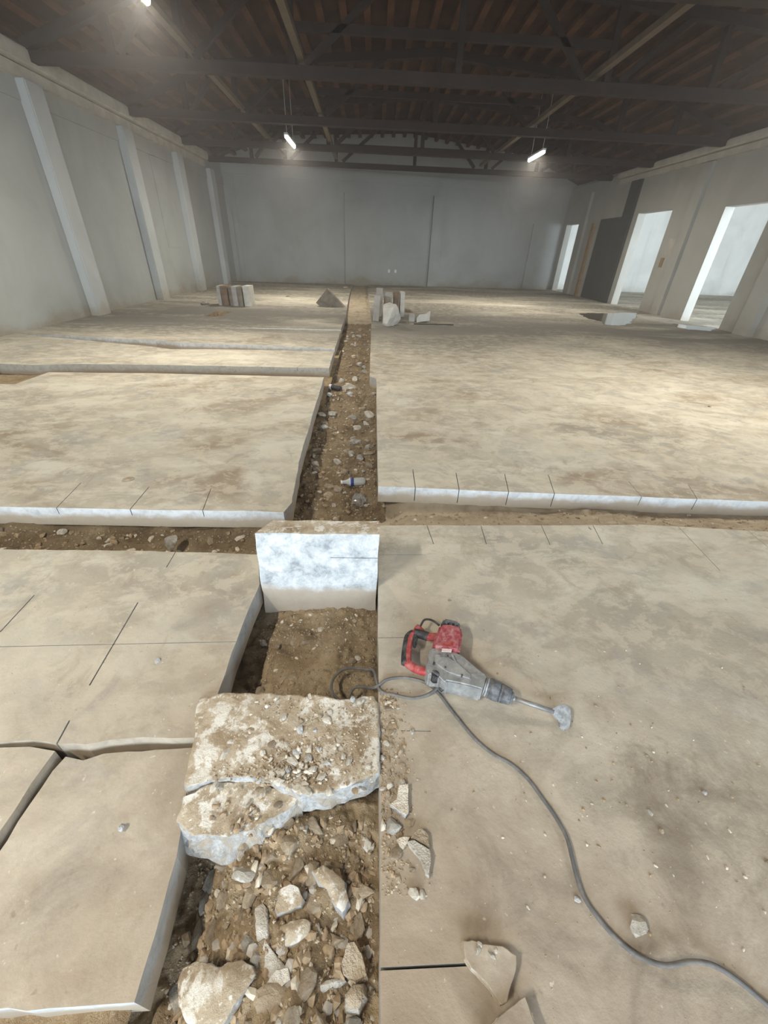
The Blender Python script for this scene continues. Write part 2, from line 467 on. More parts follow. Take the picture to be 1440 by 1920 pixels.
# left, front of the room: sawn block between the crack and the cross trench
slab([(-0.615, 0.80), (-0.612, 1.23), (-0.595, 1.62), (-0.66, 1.87), (-1.40, 1.89), (-2.17, 1.882), (XL, 1.9), (XL, 0.83), (-2.2, 0.80), (-1.33, 0.782), (-1.22, 0.79), (-1.12, 0.776), (-1.02, 0.775), (-0.95, 0.790), (-0.88, 0.797)], cuts=[
    cut((-1.716,1.197), (-0.607,1.237), .004, .03), cut((-1.71,1.281), (-1.719,1.521), .006), cut((-1.147,1.011), (-1.176,1.477), .006),
    cut((-1.127,0.775), (-1.136,0.865), .006), cut((-1.148,1.744), (-1.155,1.907), .005)], step=0.05, jit=0.006, keep=(6, 7), front=M_dusty)
# the two cracked pieces beside the near trench
slab([(-0.562, 0.172), (-0.575, 0.456), (-0.612, 0.63), (-0.625, 0.780), (-0.88, 0.765), (-0.96, 0.758), (-1.02, 0.735), (-1.09, 0.748), (-1.105, 0.70), (-1.112, 0.50), (-1.118, 0.165), (-0.864, 0.168)], step=0.05, jit=0.005, z=-0.032)
slab([(-1.13, 0.165), (-1.135, 0.50), (-1.132, 0.65), (-1.122, 0.755), (-1.22, 0.770), (-1.33, 0.767), (-2.2, 0.785), (XL, 0.81), (XL, 0.16)], step=0.06, jit=0.005, z=-0.006, keep=(6, 7, 8), side=M_dusty)
# floor under and behind the photographer, left of the trench
slab([(-0.56, -0.30), (-1.6, -0.28), (XL, -0.3), (XL, YF), (-0.56, YF)], keep=(1, 2, 3, 4))
# left, between the two cross trenches
slab([(-0.60, 2.33), (-0.565, 2.46), (-0.62, 3.2), (-0.655, 4.3), (-0.69, 5.81), (-2.95, 5.745), (-4.38, 5.645), (-4.40, 5.06), (XL, 5.0), (XL, 2.34), (-1.62, 2.332), (-0.72, 2.335)], cuts=[
    cut((-2.133,2.315), (-2.181,2.682), .005), cut((-1.641,2.285), (-1.66,2.647), .006), cut((-1.144,2.263), (-1.201,2.642), .005)], step=0.08, jit=0.008, keep=(7, 8, 9))
# left, far strips
slab([(XL, 5.30), (-5.35, 5.32), (-5.30, 5.90), (XL, 5.85)], keep=(3,))
slab([(-0.67, 6.33), (-0.69, 7.53), (-2.58, 7.39), (-3.44, 7.27), (-3.9, 7.45), (XL, 8.145), (XL, 6.05), (-4.83, 5.99), (-4.25, 6.13), (-3.15, 6.21)], cuts=[
    cut((-2.43, 6.26), (-2.35, 6.62)), cut((-1.75, 6.29), (-1.68, 6.6)), cut((-1.15, 6.3), (-1.1, 6.6))], step=0.12, jit=0.008, keep=(5,), front=M_tan)
slab([(-0.70, 7.72), (-0.73, 9.62), (-1.9, 9.58), (-3.2, 9.50), (XL, 9.413), (XL, 8.155), (-4.0, 7.95), (-3.5, 7.80), (-2.81, 7.81), (-2.43, 7.82)], step=0.12, jit=0.01, keep=(4,))
slab([(-0.735, 9.78), (-0.76, 12.2), (-0.80, 13.0), (-0.95, 17.0), (-1.06, 20.5), (-1.06, 23.2), (XL, YB0 - 0.1), (XL, 9.418), (-3.2, 9.52), (-1.9, 9.7)], holes=[(-4.2, -3.82, 11.05, 12.05)], step=0.16, jit=0.01, keep=(4, 5, 6))

# ---------------------------------------------------------------- soil in the trenches
def sstep(a, b, x):
    t = max(0.0, min(1.0, (x - a) / (b - a))); return t * t * (3 - 2 * t)

def h_main(x, y):
    z = -0.19
    # near heap of rubble in front of the broken slab
    near = 1 - sstep(0.55, 0.9, y)
    z += near * (0.045 + 0.06 * math.exp(-((x + 0.22) / 0.20) ** 2) * (1 - 0.3 * sstep(0.1, 0.5, y)))
    z -= near * 0.075 * (1 - sstep(-0.52, -0.40, x))
    z -= 0.035 * sstep(0.9, 1.0, y) * (1 - sstep(-0.55, -0.45, x)) * (1 - sstep(1.5, 1.7, y))
    z -= 0.075 * sstep(2.0, 2.5, y) * (1 - sstep(4.2, 6.0, y))
    z += 0.10 * sstep(10.8, 12.6, y)
    # soil leans up against the right-hand slab
    z += 0.05 * sstep(-0.18, 0.08, x) * sstep(2.0, 3.0, y)
    z += 0.028 * fbm(x * 2.4, y * 2.4, 1.7, 4) + 0.018 * fbm(x * 9, y * 9, 4.1, 4)
    w = 0.35 * fbm(x * 7, y * 7, 8.8, 2)
    lump = noise.voronoi(Vector((x * 12 + w, y * 9 + w, 0.5)))[0]
    z += 0.020 * min(lump[1] - lump[0], 0.7) * (1.9 if y < 0.7 else 1.3)
    l2 = noise.voronoi(Vector((x * 34 + w * 2, y * 26 + w, 2.5)))[0]
    z += 0.009 * min(l2[1] - l2[0], 0.7) * (1.7 if y < 0.7 else 1.4)
    return min(z, -0.02)

def h_left(x, y):
    z = -0.20 + 0.045 * sstep(2.05, 2.36, y) + 0.03 * fbm(x * 2.5, y * 3, 7.7, 4) + 0.02 * fbm(x * 8, y * 8, 2.1, 4)
    return min(z, -0.06)

def h_right(x, y):
    z = -0.02 - 0.12 * sstep(2.22, 2.62, y) + 0.008 * fbm(x * 3, y * 4, 5.5, 4) + 0.006 * fbm(x * 11, y * 11, 9.1, 3)
    z += 0.045 * math.exp(-((x - 1.75) / 0.35) ** 2) * sstep(2.12, 2.3, y) * (1 - sstep(2.5, 2.75, y)) * (0.6 + fbm(x * 14, y * 14, 2, 3))
    z -= 0.10 * (1 - sstep(0.05, 0.30, x))
    return min(z, -0.008)

def soil_patch(x0, x1, y0, y1, nx, ny, h, m=None):
    vs = []; fs = []
    for j in range(ny + 1):
        y = y0 + (y1 - y0) * j / ny
        for i in range(nx + 1):
            x = x0 + (x1 - x0) * i / nx
            vs.append((x, y, h(x, y)))
    w = nx + 1
    for j in range(ny):
        for i in range(nx):
            a = j * w + i
            fs.append((a, a + 1, a + 1 + w, a + w))
    me = bpy.data.meshes.new('soil_bed'); me.from_pydata(vs, [], fs); me.update()
    o = link('soil_bed', me, (m or M_soil,), floor, smooth=True)
    o['kind'] = 'stuff'
    return o
soil_patch(-0.72, 0.16, -0.1, 0.75, 130, 130, h_main)
soil_patch(-0.95, 0.22, 0.75, 2.2, 120, 150, h_main)
soil_patch(-0.95, 0.22, -0.8, -0.1, 40, 30, h_main)
soil_patch(-1.05, 0.22, 2.2, 7.0, 110, 330, h_main, M_moist)
soil_patch(-1.2, 0.22, 7.0, 11.6, 40, 120, h_main, M_moist)
soil_patch(-1.35, 0.22, 11.6, 23.4, 40, 100, h_main, M_sand)
soil_patch(-6.6, -0.62, 1.75, 2.5, 260, 46, h_left, M_moist)
soil_patch(0.0, 9.5, 2.05, 2.85, 330, 40, h_right, M_sand)
soil_patch(-6.6, -0.62, 5.0, 8.3, 90, 60, lambda x, y: min(-0.09, -0.135 + 0.03 * fbm(x * 2, y * 2, 3, 4)))
soil_patch(-6.6, -0.7, 9.2, 9.9, 50, 8, lambda x, y: -0.10 + 0.02 * fbm(x * 2, y * 2, 3, 4))
soil_patch(-4.5, -3.6, 10.9, 12.2, 12, 14, lambda x, y: -0.11 + 0.02 * fbm(x * 3, y * 3, 3, 4))
soil_patch(-6.6, -0.60, -0.4, 0.25, 120, 20, lambda x, y: -0.135 + 0.03 * fbm(x * 5, y * 5, 3, 4))
bm = bmesh.new(); add_box(bm, XL - 0.3, 24.0, YF - 6, 26.5, -0.6, -0.42)
o = from_bm('sub_base', bm, (M_soil,), floor)

# ---------------------------------------------------------------- hall shell
def structure(name, bm, mats, parent=None):
    o = from_bm(name, bm, mats, parent)
    if parent is None: tag(o, kind='structure')
    return o

def roof_z(x):                                                     # gabled roof, ridge along the hall
    a = abs(x - 1.5)
    return 5.80 - 0.075 * a if a < 5.6 else 5.38 - 0.33 * (a - 5.6)
ROOF_X = (-6.95, -4.1, 1.5, 7.1, 9.9)

bm = bmesh.new(); add_box(bm, XL - 0.25, XL, YF, YB0 + 0.1, -0.4, 4.36)
wall_left = structure('wall_left', bm, (M_wall,))
def pil_l(y0, y1, d=0.20):
    b = bmesh.new(); add_box(b, XL - 0.01, XL + d, y0, y1, -0.15, 3.93)
    bmesh.ops.bevel(b, geom=b.edges[:], offset=0.02, segments=2, affect='EDGES')
    from_bm('pilaster', b, (M_pil,), wall_left)
for y0 in (6.9, 10.55, 13.95, 17.25, 20.4): pil_l(y0, y0 + 0.5)
pil_l(3.2, 3.7); pil_l(-0.4, 0.1)
bm = bmesh.new(); add_box(bm, XL - 0.01, XL + 0.03, YF, YB0, 3.62, 3.93)
from_bm('lintel_band', bm, (M_wall,), wall_left)
bm = bmesh.new(); add_box(bm, XL - 0.01, XL + 0.16, YF, 20.0, 3.93, 4.10)
from_bm('lower_ledge', bm, (M_ledge,), wall_left)
bm = bmesh.new(); add_box(bm, XL - 0.01, XL + 0.30, YF, 20.1, 4.12, 4.36)
bmesh.ops.bevel(bm, geom=bm.edges[:], offset=0.03, segments=2, affect='EDGES')
from_bm('upper_ledge', bm, (M_ledge,), wall_left)
# flat plywood-like repair on the third bay
bm = bmesh.new(); add_box(bm, XL - 0.005, XL + 0.012, 15.6, 16.9, 1.35, 3.60)
from_bm('wall_panel', bm, (M_wall,), wall_left)

# back wall, slightly skewed, follows the gable
def back_y(x): return YB0 + (YB1 - YB0) * (x - XL) / (XR - XL)
bm = bmesh.new()
xs = [XL - 0.25, -4.1, 1.5, 7.1, XR + 0.25]
f_ = [bm.verts.new((x, back_y(x), z)) for x, z in [(xs[0], -0.4), (xs[4], -0.4)] + [(q, roof_z(q) + .06) for q in xs[::-1]]]
f = bm.faces.new(f_)
r = bmesh.ops.extrude_face_region(bm, geom=[f])
for v in [g for g in r['geom'] if isinstance(g, bmesh.types.BMVert)]: v.co.y += 0.25
bmesh.ops.recalc_face_normals(bm, faces=bm.faces[:])
wall_back = structure('wall_back', bm, (M_wall,))
def back_box(name, x0, x1, z0, z1, d, m=M_wall):
    b = bmesh.new(); add_bar(b, (x0, back_y(x0) - d / 2 + 0.01, (z0 + z1) / 2), (x1, back_y(x1) - d / 2 + 0.01, (z0 + z1) / 2), d, z1 - z0)
    return from_bm(name, b, (m,), wall_back)
back_box('pilaster', -1.45, -0.95, -0.05, 3.62, 0.10)
back_box('pilaster', 2.72, 3.22, -0.05, 3.70, 0.16)
back_box('pilaster', 7.95, 8.25, -0.05, 2.85, 0.10)
back_box('pilaster', -6.4, -6.2, -0.05, 4.0, 0.06)
back_box('ring_beam', XL, XR, 4.04, 4.40, 0.06)
back_box('wall_panel', -2.35, -1.5, 1.3, 2.55, 0.015)

# right wall with three doorways into the bright side hall
DOORS = ((11.95, 13.62, 2.84), (16.02, 18.05, 2.95), (23.10, 24.55, 2.86))
WT = 0.27
bm = bmesh.new()
y = YF
for y0, y1, zt in DOORS:
    add_box(bm, XR, XR + WT, y, y0, -0.4, 4.30)
    add_box(bm, XR, XR + WT, y0, y1, zt, 4.30)
    y = y1
add_box(bm, XR, XR + WT, y, YB1, -0.4, 4.30)
wall_right = structure('wall_right', bm, (M_wall_r,))
def pil_r(y0, y1, d, z1=3.95, m=M_wall_r):
    b = bmesh.new(); add_box(b, XR - d, XR + 0.01, y0, y1, -0.1, z1)
    return from_bm('pilaster', b, (m,), wall_right)
pil_r(14.72, 15.15, 0.10); pil_r(10.75, 11.25, 0.16); pil_r(7.2, 7.7, 0.16); pil_r(22.25, 22.7, 0.12)
bm = bmesh.new(); add_box(bm, XR - 0.22, XR + 0.05, YF, 20.0, 4.14, 4.32)
bmesh.ops.bevel(bm, geom=bm.edges[:], offset=0.03, segments=2, affect='EDGES')
from_bm('upper_ledge', bm, (M_ledge,), wall_right)
bm = bmesh.new(); add_box(bm, XR - 0.10, XR + 0.05, YF, 20.0, 3.97, 4.12)
from_bm('lower_ledge', bm, (M_ledge,), wall_right)
bm = bmesh.new(); add_box(bm, XR - 0.09, XR + 0.01, 18.38, 19.05, -0.05, 4.0)
from_bm('painted_post', bm, (M_darkdoor,), wall_right)
# switch plate and scrape beside the middle doorway
bm = bmesh.new(); add_box(bm, XR - 0.015, XR + 0.01, 15.55, 15.72, 1.35, 1.62)
from_bm('switch_box', bm, (M_wood,), wall_right)
bm = bmesh.new(); add_box(bm, XR - 0.006, XR + 0.01, 15.3, 15.62, 1.70, 2.15)
from_bm('bare_patch', bm, (M_ledge,), wall_right)

# closed dark door and its brown frame post
d1 = empty('door_1', (XR, 20.0, 0)); tag(d1, kind='structure')
bm = bmesh.new(); add_box(bm, -0.07, 0.0, -0.95, 0.80, 0.0, 2.90)
bmesh.ops.bevel(bm, geom=bm.edges[:], offset=0.008, segments=1, affect='EDGES')
from_bm('door_leaf', bm, (M_darkdoor,), d1)
bm = bmesh.new(); add_box(bm, -0.075, -0.068, -0.55, 0.45, 2.05, 2.55)
from_bm('door_panel', bm, (M_darkdoor,), d1)
bm = bmesh.new(); add_box(bm, -0.10, 0.0, 1.28, 1.48, 0.0, 2.80)
from_bm('frame_post', bm, (M_wood,), d1)

# wall behind the photographer with a wide loading opening
bm = bmesh.new()
add_box(bm, XL - 0.25, -4.2, YF - 0.25, YF, -0.4, 5.9)
add_box(bm, 6.2, XR + 0.25, YF - 0.25, YF, -0.4, 5.9)
add_box(bm, -4.2, 6.2, YF - 0.25, YF, 3.8, 5.9)
structure('wall_front', bm, (M_wall,))

# ---------------------------------------------------------------- side hall seen through the doorways
SX = 22.0
bm = bmesh.new(); add_box(bm, XR, SX, 7.0, 25.5, -0.42, -0.015)
sf = structure('floor_side_hall', bm, (M_floor,))
bm = bmesh.new(); add_box(bm, SX, SX + 0.2, 7.0, 25.8, -0.4, 4.4)
structure('wall_side_hall_right', bm, (M_white,))
bm = bmesh.new(); add_box(bm, XR + WT, SX + 0.2, 25.5, 25.7, -0.4, 4.4)
structure('wall_side_hall_back', bm, (M_white,))
bm = bmesh.new(); add_box(bm, XR + WT - 0.02, SX + 0.2, 7.0, 25.7, 4.3, 4.45)
structure('ceiling_side_hall', bm, (M_white,))
bm = bmesh.new(); add_box(bm, SX - 0.02, SX + 0.01, 7.0, 25.5, -0.05, 0.12)
structure('baseboard_side_hall', bm, (M_ledge,))

# ---------------------------------------------------------------- roof
ceiling = empty('ceiling'); tag(ceiling, kind='structure')
bm = bmesh.new()
for xa, xb in zip(ROOF_X[:-1], ROOF_X[1:]):
    a = [bm.verts.new((x, yy, roof_z(x))) for x, yy in ((xa, YF - .3), (xb, YF - .3), (xb, 25.3), (xa, 25.3))]
    f = bm.faces.new(a)
r = bmesh.ops.extrude_face_region(bm, geom=bm.faces[:])
for v in [g for g in r['geom'] if isinstance(g, bmesh.types.BMVert)]: v.co.z += 0.08
bmesh.ops.recalc_face_normals(bm, faces=bm.faces[:])
from_bm('roof_deck', bm, (M_roof,), ceiling)
jm = {}
x = XL + 0.15
while x < XR:
    b = bmesh.new(); add_box(b, -0.07, 0.07, 1.5, 24.0, -0.11, 0.0)
    if not jm: me0 = bpy.data.meshes.new('roof_joist'); b.to_mesh(me0); me0.materials.append(M_joist); jm[0] = me0
    b.free()
    o = link('roof_joist', jm[0], (), ceiling, loc=(x, 0, roof_z(x) - 0.01))
    o.rotation_euler = (0, math.atan(0.075 if abs(x - 1.5) < 5.6 else 0.33) * (1 if x > 1.5 else -1), 0)
    x += 0.48
TY = (3.8, 7.35, 10.85, 14.35, 17.7, 20.85)
for ty in TY:
    tr = empty('roof_truss', (0, ty, 4.15), 0, ceiling)
    b = bmesh.new(); add_box(b, XL + 0.05, XR - 0.05, -0.09, 0.09, 0.03, 0.19)
    from_bm('bottom_chord', b, (M_truss,), tr)
    for xa, xe in zip((XL + 0.2, -4.1, 1.5, 7.1), (-4.1, 1.5, 7.1, XR - 0.2)):
        b = bmesh.new()
        add_bar(b, (xa, 0, roof_z(xa) - 4.15 - 0.20), (xe, 0, roof_z(xe) - 4.15 - 0.20), 0.15, 0.17, up=(0, 1, 0))
        from_bm('top_chord', b, (M_truss,), tr)
    xsn = (-4.9, -3.6, -1.6, 1.5, 4.35, 6.4, 7.9)
    for xv in xsn:
        b = bmesh.new(); add_box(b, xv - 0.06, xv + 0.06, -0.06, 0.06, 0.2, roof_z(xv) - 4.15 - 0.2)
        from_bm('web_post', b, (M_truss,), tr)
    for xa, xb in ((-1.35, 0.15), (-3.4, -2.2), (3.9, 2.75), (4.6, 5.7), (-4.75, -4.0), (6.6, 7.6)):
        b = bmesh.new(); add_bar(b, (xa, 0, 0.22), (xb, 0, roof_z(xb) - 4.15 - 0.25), 0.10, 0.10, up=(0, 1, 0))
        from_bm('web_brace', b, (M_truss,), tr)
    # mid rail between the two inner posts
    b = bmesh.new(); add_box(b, -1.6, 4.35, -0.05, 0.05, 0.62, 0.74)
    from_bm('middle_rail', b, (M_truss,), tr)
for xa, xb in ((-3.25, -3.65), (-1.30, -1.60), (4.15, 4.15)):
    b = bmesh.new(); add_bar(b, (xa, 2.0, 4.46), (xb, 20.85, 4.46), 0.12, 0.09)
    from_bm('tie_bar', b, (M_tie,), ceiling)

# ---------------------------------------------------------------- tube lamps hung under the trusses
def tube_lamp(loc, label):
    t = empty('tube_lamp', loc); tag(t, label, 'lamp', 'tube lamps hung under the roof trusses')
    b = bmesh.new(); add_box(b, -0.05, 0.05, -0.66, 0.66, 0.022, 0.07)
    from_bm('housing', b, (M_housing,), t)
    b = bmesh.new(); add_cyl(b, (0, -0.64, -0.01), (0, 0.64, -0.01), 0.045, 0.045, 16)
    from_bm('glass_tube', b, (M_tube,), t)
    for yy in (-0.5, 0.5):
        b = bmesh.new(); add_cyl(b, (0, yy, 0.07), (0, yy, roof_z(loc[0]) - loc[2] + 0.02), 0.006, 0.006, 6)
        from_bm('hanging_wire', b, (M_housing,), t)
    d = bpy.data.lights.new('tube_light', 'AREA'); d.shape = 'RECTANGLE'; d.size = 0.09; d.size_y = 1.25
    d.energy = LAMP_W; d.color = (1.0, 0.945, 0.82)
    o = bpy.data.objects.new('tube_light', d); COL.objects.link(o); o.parent = t; o.location = (0, 0, -0.07)
    return t
LAMP_W = 165
HAZE = 0.0065
tube_lamp((-2.46, 15.3, 4.0), 'lit white tube lamp hanging under the far trusses, left of two')
tube_lamp((4.71, 15.6, 4.0), 'lit white tube lamp hanging under the far trusses, right of two')
for lx, ly in ((-2.85, 6.95), (4.7, 5.2), (-2.6, -1.2)):
    o = tube_lamp((lx, ly, 4.0), 'lit white tube lamp above the near floor, just out of view')

# two pale sockets low on the back wall
for k, xx in enumerate((0.72, 1.05)):
    b = bmesh.new(); add_box(b, -0.055, 0.055, -0.02, 0.0, -0.07, 0.07)
    bmesh.ops.bevel(b, geom=b.edges[:], offset=0.008, segments=1, affect='EDGES')
    o = from_bm('wall_socket', b, (M_housing,), None, (xx, back_y(xx), 0.62))
    tag(o, ('small white socket low on the back wall, left of the pair', 'small white socket low on the back wall, right of the pair')[k], 'socket', 'sockets on the back wall')

# ---------------------------------------------------------------- broken concrete
def resample(pts, step, jit, rnd):
    out = []
    n = len(pts)
    for i in range(n):
        a = Vector(pts[i]); b = Vector(pts[(i + 1) % n]); L = (b - a).length
        k = max(1, round(L / step)); d = (b - a).normalized(); nn = Vector((-d.y, d.x))
        for j in range(k):
            p = a.lerp(b, j / k) + nn * rnd.uniform(-jit, jit) + d * rnd.uniform(-jit, jit) * 0.5
            out.append(p)
    return out

def chunk_bm(outline, zt, zb, step=0.03, jit=0.004, rel=0.006, outset=0.01, seed=1, tilt=(0, 0), side_rows=2, dome=0.0):
    """a broken plate: top with relief built of inner rings, rough side with material 1"""
    rnd = random.Random(seed)
    o = resample(outline, step, jit, rnd)
    c = sum(o, Vector((0, 0))) / len(o)
    bm = bmesh.new()
    def zz(p, k): return zt + tilt[0] * (p.x - c.x) + tilt[1] * (p.y - c.y) + rel * 2.2 * fbm(p.x * 9, p.y * 9, seed * 3.1, 4) + dome * (1 - k * k)
    rings = []
    for k in (1.0, 0.96, 0.86, 0.72, 0.56, 0.4, 0.22):
        rings.append([bm.verts.new((*(q := c + (p - c) * k), zz(q, k))) for p in o])
    cv = bm.verts.new((*c, zz(c, 0)))
    n = len(o)
    for r in range(len(rings) - 1):
        for i in range(n):
            j = (i + 1) % n
            bm.faces.new((rings[r][i], rings[r][j], rings[r + 1][j], rings[r + 1][i])).smooth = True
    for i in range(n):
        bm.faces.new((rings[-1][i], rings[-1][(i + 1) % n], cv)).smooth = True
    prev = rings[0]
    for s_ in range(1, side_rows + 1):
        t = s_ / side_rows
        cur = []
        for i, p in enumerate(o):
            d = (p - c).normalized()
            q = p + d * (outset * t + rnd.uniform(-1, 1) * rel)
            ztop = prev[i].co.z
            cur.append(bm.verts.new((q.x, q.y, rings[0][i].co.z + (zb - rings[0][i].co.z) * t)))
        for i in range(n):
            j = (i + 1) % n
            bm.faces.new((prev[i], cur[i], cur[j], prev[j])).material_index = 1
        prev = cur
    f = bm.faces.new(prev[::-1]); f.material_index = 1
    bmesh.ops.recalc_face_normals(bm, faces=bm.faces[:])
    return bm

def slab_chunk(name, label, cat, outline, zt, zb, mats, group=None, **kw):
    c = sum((Vector(p) for p in outline), Vector((0, 0))) / len(outline)
    bm = chunk_bm([(p[0] - c.x, p[1] - c.y) for p in outline], zt, zb, **kw)
    o = from_bm(name, bm, mats, None, (c.x, c.y, 0))
    return tag(o, label, cat, group)

# the block tipped on edge across the trench
bm = bmesh.new()
vs = [(-0.585, 1.60, -0.20), (0.040, 1.60, -0.20), (0.044, 1.735, -0.20), (-0.585, 1.735, -0.20),
      (-0.566, 1.60, 0.358), (0.045, 1.60, 0.366), (0.046, 1.715, 0.366), (-0.50, 1.715, 0.358)]
v = [bm.verts.new(p) for p in vs]
for q in ((3, 2, 1, 0), (4, 5, 6, 7), (0, 1, 5, 4), (1, 2, 6, 5), (2, 3, 7, 6), (3, 0, 4, 7)): bm.faces.new([v[i] for i in q])
bmesh.ops.subdivide_edges(bm, edges=bm.edges[:], cuts=11, use_grid_fill=True)
for w in bm.verts:
    if w.co.z < -0.17 or w.co.z > 0.33 or w.co.x < -0.54 or w.co.x > 0.02:
        n_ = noise.noise_vector(w.co * 9)
        w.co += Vector((n_.x, n_.y * 0.8, n_.z)) * 0.007
bm.normal_update()
for f in bm.faces: f.material_index = 1 if f.normal.z > 0.6 else 0
ob = from_bm('standing_block', bm, (M_block, M_dirt_top))
cb = bmesh.new(); add_box(cb, -0.20, 0.08, 1.58, 1.622, 0.208, 0.2125)
for g_ in cb.faces: g_.material_index = 0
cu = from_bm('saw_cut_tool', cb, (M_darkdoor,))
md = ob.modifiers.new('cut', 'BOOLEAN'); md.operation = 'DIFFERENCE'; md.object = cu; md.solver = 'EXACT'
dg = bpy.context.evaluated_depsgraph_get(); dg.update()
me = bpy.data.meshes.new_from_object(ob.evaluated_get(dg)); ob.modifiers.clear(); ob.data = me
bpy.data.objects.remove(cu)
tag(ob, 'thick white-faced concrete block tipped on edge across the trench', 'block')

# the broken slab still bridging the trench and the piece split off its front
broken = slab_chunk('broken_slab', 'dirt-crusted broken concrete slab bridging the trench beside the demolition hammer', 'slab',
    [(-0.669,0.946),(-0.577,0.958),(-0.408,0.965),(-0.277,0.959),(-0.25,0.945),(-0.225,0.957),(-0.103,0.936),(-0.051,0.939),(-0.013,0.957),(0.027,0.958),(0.046,0.93),(0.049,0.794),(0.05,0.671),(0.009,0.649),(-0.08,0.62),(-0.15,0.602),(-0.217,0.602),(-0.25,0.618),(-0.297,0.631),(-0.347,0.651),(-0.393,0.657),(-0.466,0.658),(-0.526,0.648),(-0.566,0.635),(-0.598,0.626),(-0.612,0.648),(-0.622,0.703),(-0.628,0.785),(-0.662,0.876)],
    0.022, -0.075, (M_dirt_top, M_fresh), step=0.022, jit=0.0016, rel=0.006, outset=0.012, seed=4, side_rows=3)
lump = slab_chunk('slab_fragment', 'big white-edged slab fragment split off the front of the broken slab', 'slab',
    [(-0.609,0.547),(-0.607,0.607),(-0.524,0.645),(-0.381,0.658),(-0.235,0.611),(-0.224,0.599),(-0.247,0.58),(-0.31,0.546),(-0.372,0.519),(-0.427,0.506),(-0.541,0.507),(-0.58,0.525)],
    -0.016, -0.125, (M_dirt_top, M_fresh), step=0.018, jit=0.004, rel=0.007, outset=0.04, seed=9, side_rows=4, tilt=(-0.03, 0.16))

# bespoke chunks in the near trench
slab_chunk('concrete_chunk', 'large two-lobed concrete chunk with white corner, bottom left of near trench', 'chunk',
    [(-0.483,0.21),(-0.479,0.234),(-0.448,0.245),(-0.409,0.242),(-0.383,0.233),(-0.362,0.242),(-0.325,0.245),(-0.294,0.236),(-0.283,0.219),(-0.297,0.194),(-0.322,0.167),(-0.343,0.136),(-0.385,0.126),(-0.436,0.143),(-0.466,0.173)],
    -0.075, -0.16, (M_dirt_top, M_fresh), step=0.014, jit=0.0015, rel=0.004, outset=0.008, seed=12, side_rows=3, dome=0.02)
slab_chunk('concrete_chunk', 'brown chunk with bright white broken lip, middle of near rubble heap', 'chunk',
    [(-0.251,0.387),(-0.221,0.399),(-0.196,0.391),(-0.179,0.367),(-0.183,0.351),(-0.216,0.344),(-0.248,0.334),(-0.257,0.347)],
    -0.072, -0.13, (M_dirt_top, M_fresh), step=0.012, jit=0.0015, rel=0.003, outset=0.006, seed=13, tilt=(0, 0.1))
slab_chunk('concrete_chunk', 'rounded brown chunk just below the white-lipped chunk in the rubble', 'chunk',
    [(-0.243,0.309),(-0.207,0.321),(-0.173,0.327),(-0.151,0.319),(-0.15,0.295),(-0.178,0.279),(-0.218,0.273),(-0.239,0.281)],
    -0.088, -0.14, (M_dirt_top, M_fresh), step=0.012, jit=0.0015, rel=0.003, outset=0.012, seed=14, tilt=(0, 0.1), dome=0.012)
slab_chunk('concrete_chunk', 'pale pointed chunk right of the white-lipped chunk, half buried in rubble', 'chunk',
    [(-0.156,0.426),(-0.127,0.441),(-0.095,0.43),(-0.06,0.406),(-0.041,0.363),(-0.06,0.338),(-0.083,0.352),(-0.105,0.385),(-0.132,0.398)],
    -0.078, -0.15, (M_dirt_top, M_fresh), step=0.012, jit=0.0015, rel=0.003, outset=0.012, seed=15, tilt=(-0.2, 0.1), dome=0.012)
slab_chunk('concrete_chunk', 'long pale flat chunk along the middle of the near rubble heap', 'chunk',
    [(-0.321,0.354),(-0.301,0.366),(-0.281,0.352),(-0.268,0.306),(-0.258,0.269),(-0.22,0.243),(-0.187,0.219),(-0.208,0.193),(-0.239,0.205),(-0.268,0.234),(-0.298,0.28)],
    -0.10, -0.16, (M_palestone, M_fresh), step=0.014, jit=0.002, rel=0.003, outset=0.01, seed=16, dome=0.012)
slab_chunk('concrete_chunk', 'small white shard lying on rubble below the long pale chunk', 'chunk',
    [(-0.251,0.204),(-0.231,0.228),(-0.2,0.232),(-0.189,0.21),(-0.211,0.199),(-0.241,0.195)],
    -0.085, -0.11, (M_palestone, M_fresh), step=0.012, jit=0.001, rel=0.002, outset=0.004, seed=17)
slab_chunk('concrete_chunk', 'tapered brown chunk near the right edge of the near trench', 'chunk',
    [(-0.041,0.28),(-0.023,0.282),(-0.001,0.257),(0.015,0.217),(-0.014,0.21),(-0.063,0.222)],
    -0.105, -0.15, (M_brownstone, M_brownstone), step=0.012, jit=0.001, rel=0.003, outset=0.006, seed=18, tilt=(0, .1))
slab_chunk('concrete_chunk', 'brown chunk in the bottom right corner of the near trench', 'chunk',
    [(-0.025,0.199),(0.003,0.202),(0.01,0.18),(-0.007,0.158),(-0.034,0.161),(-0.041,0.179)],
    -0.10, -0.16, (M_brownstone, M_greystone), step=0.012, jit=0.001, rel=0.003, outset=0.01, seed=19, dome=.012)
slab_chunk('concrete_chunk', 'grey-white ridge of concrete lying below the tapered brown chunk', 'chunk',
    [(-0.126,0.2),(-0.095,0.211),(-0.055,0.218),(-0.04,0.208),(-0.065,0.199),(-0.102,0.19)],
    -0.115, -0.16, (M_greystone, M_fresh), step=0.012, jit=0.001, rel=0.003, outset=0.01, seed=20, dome=.01)

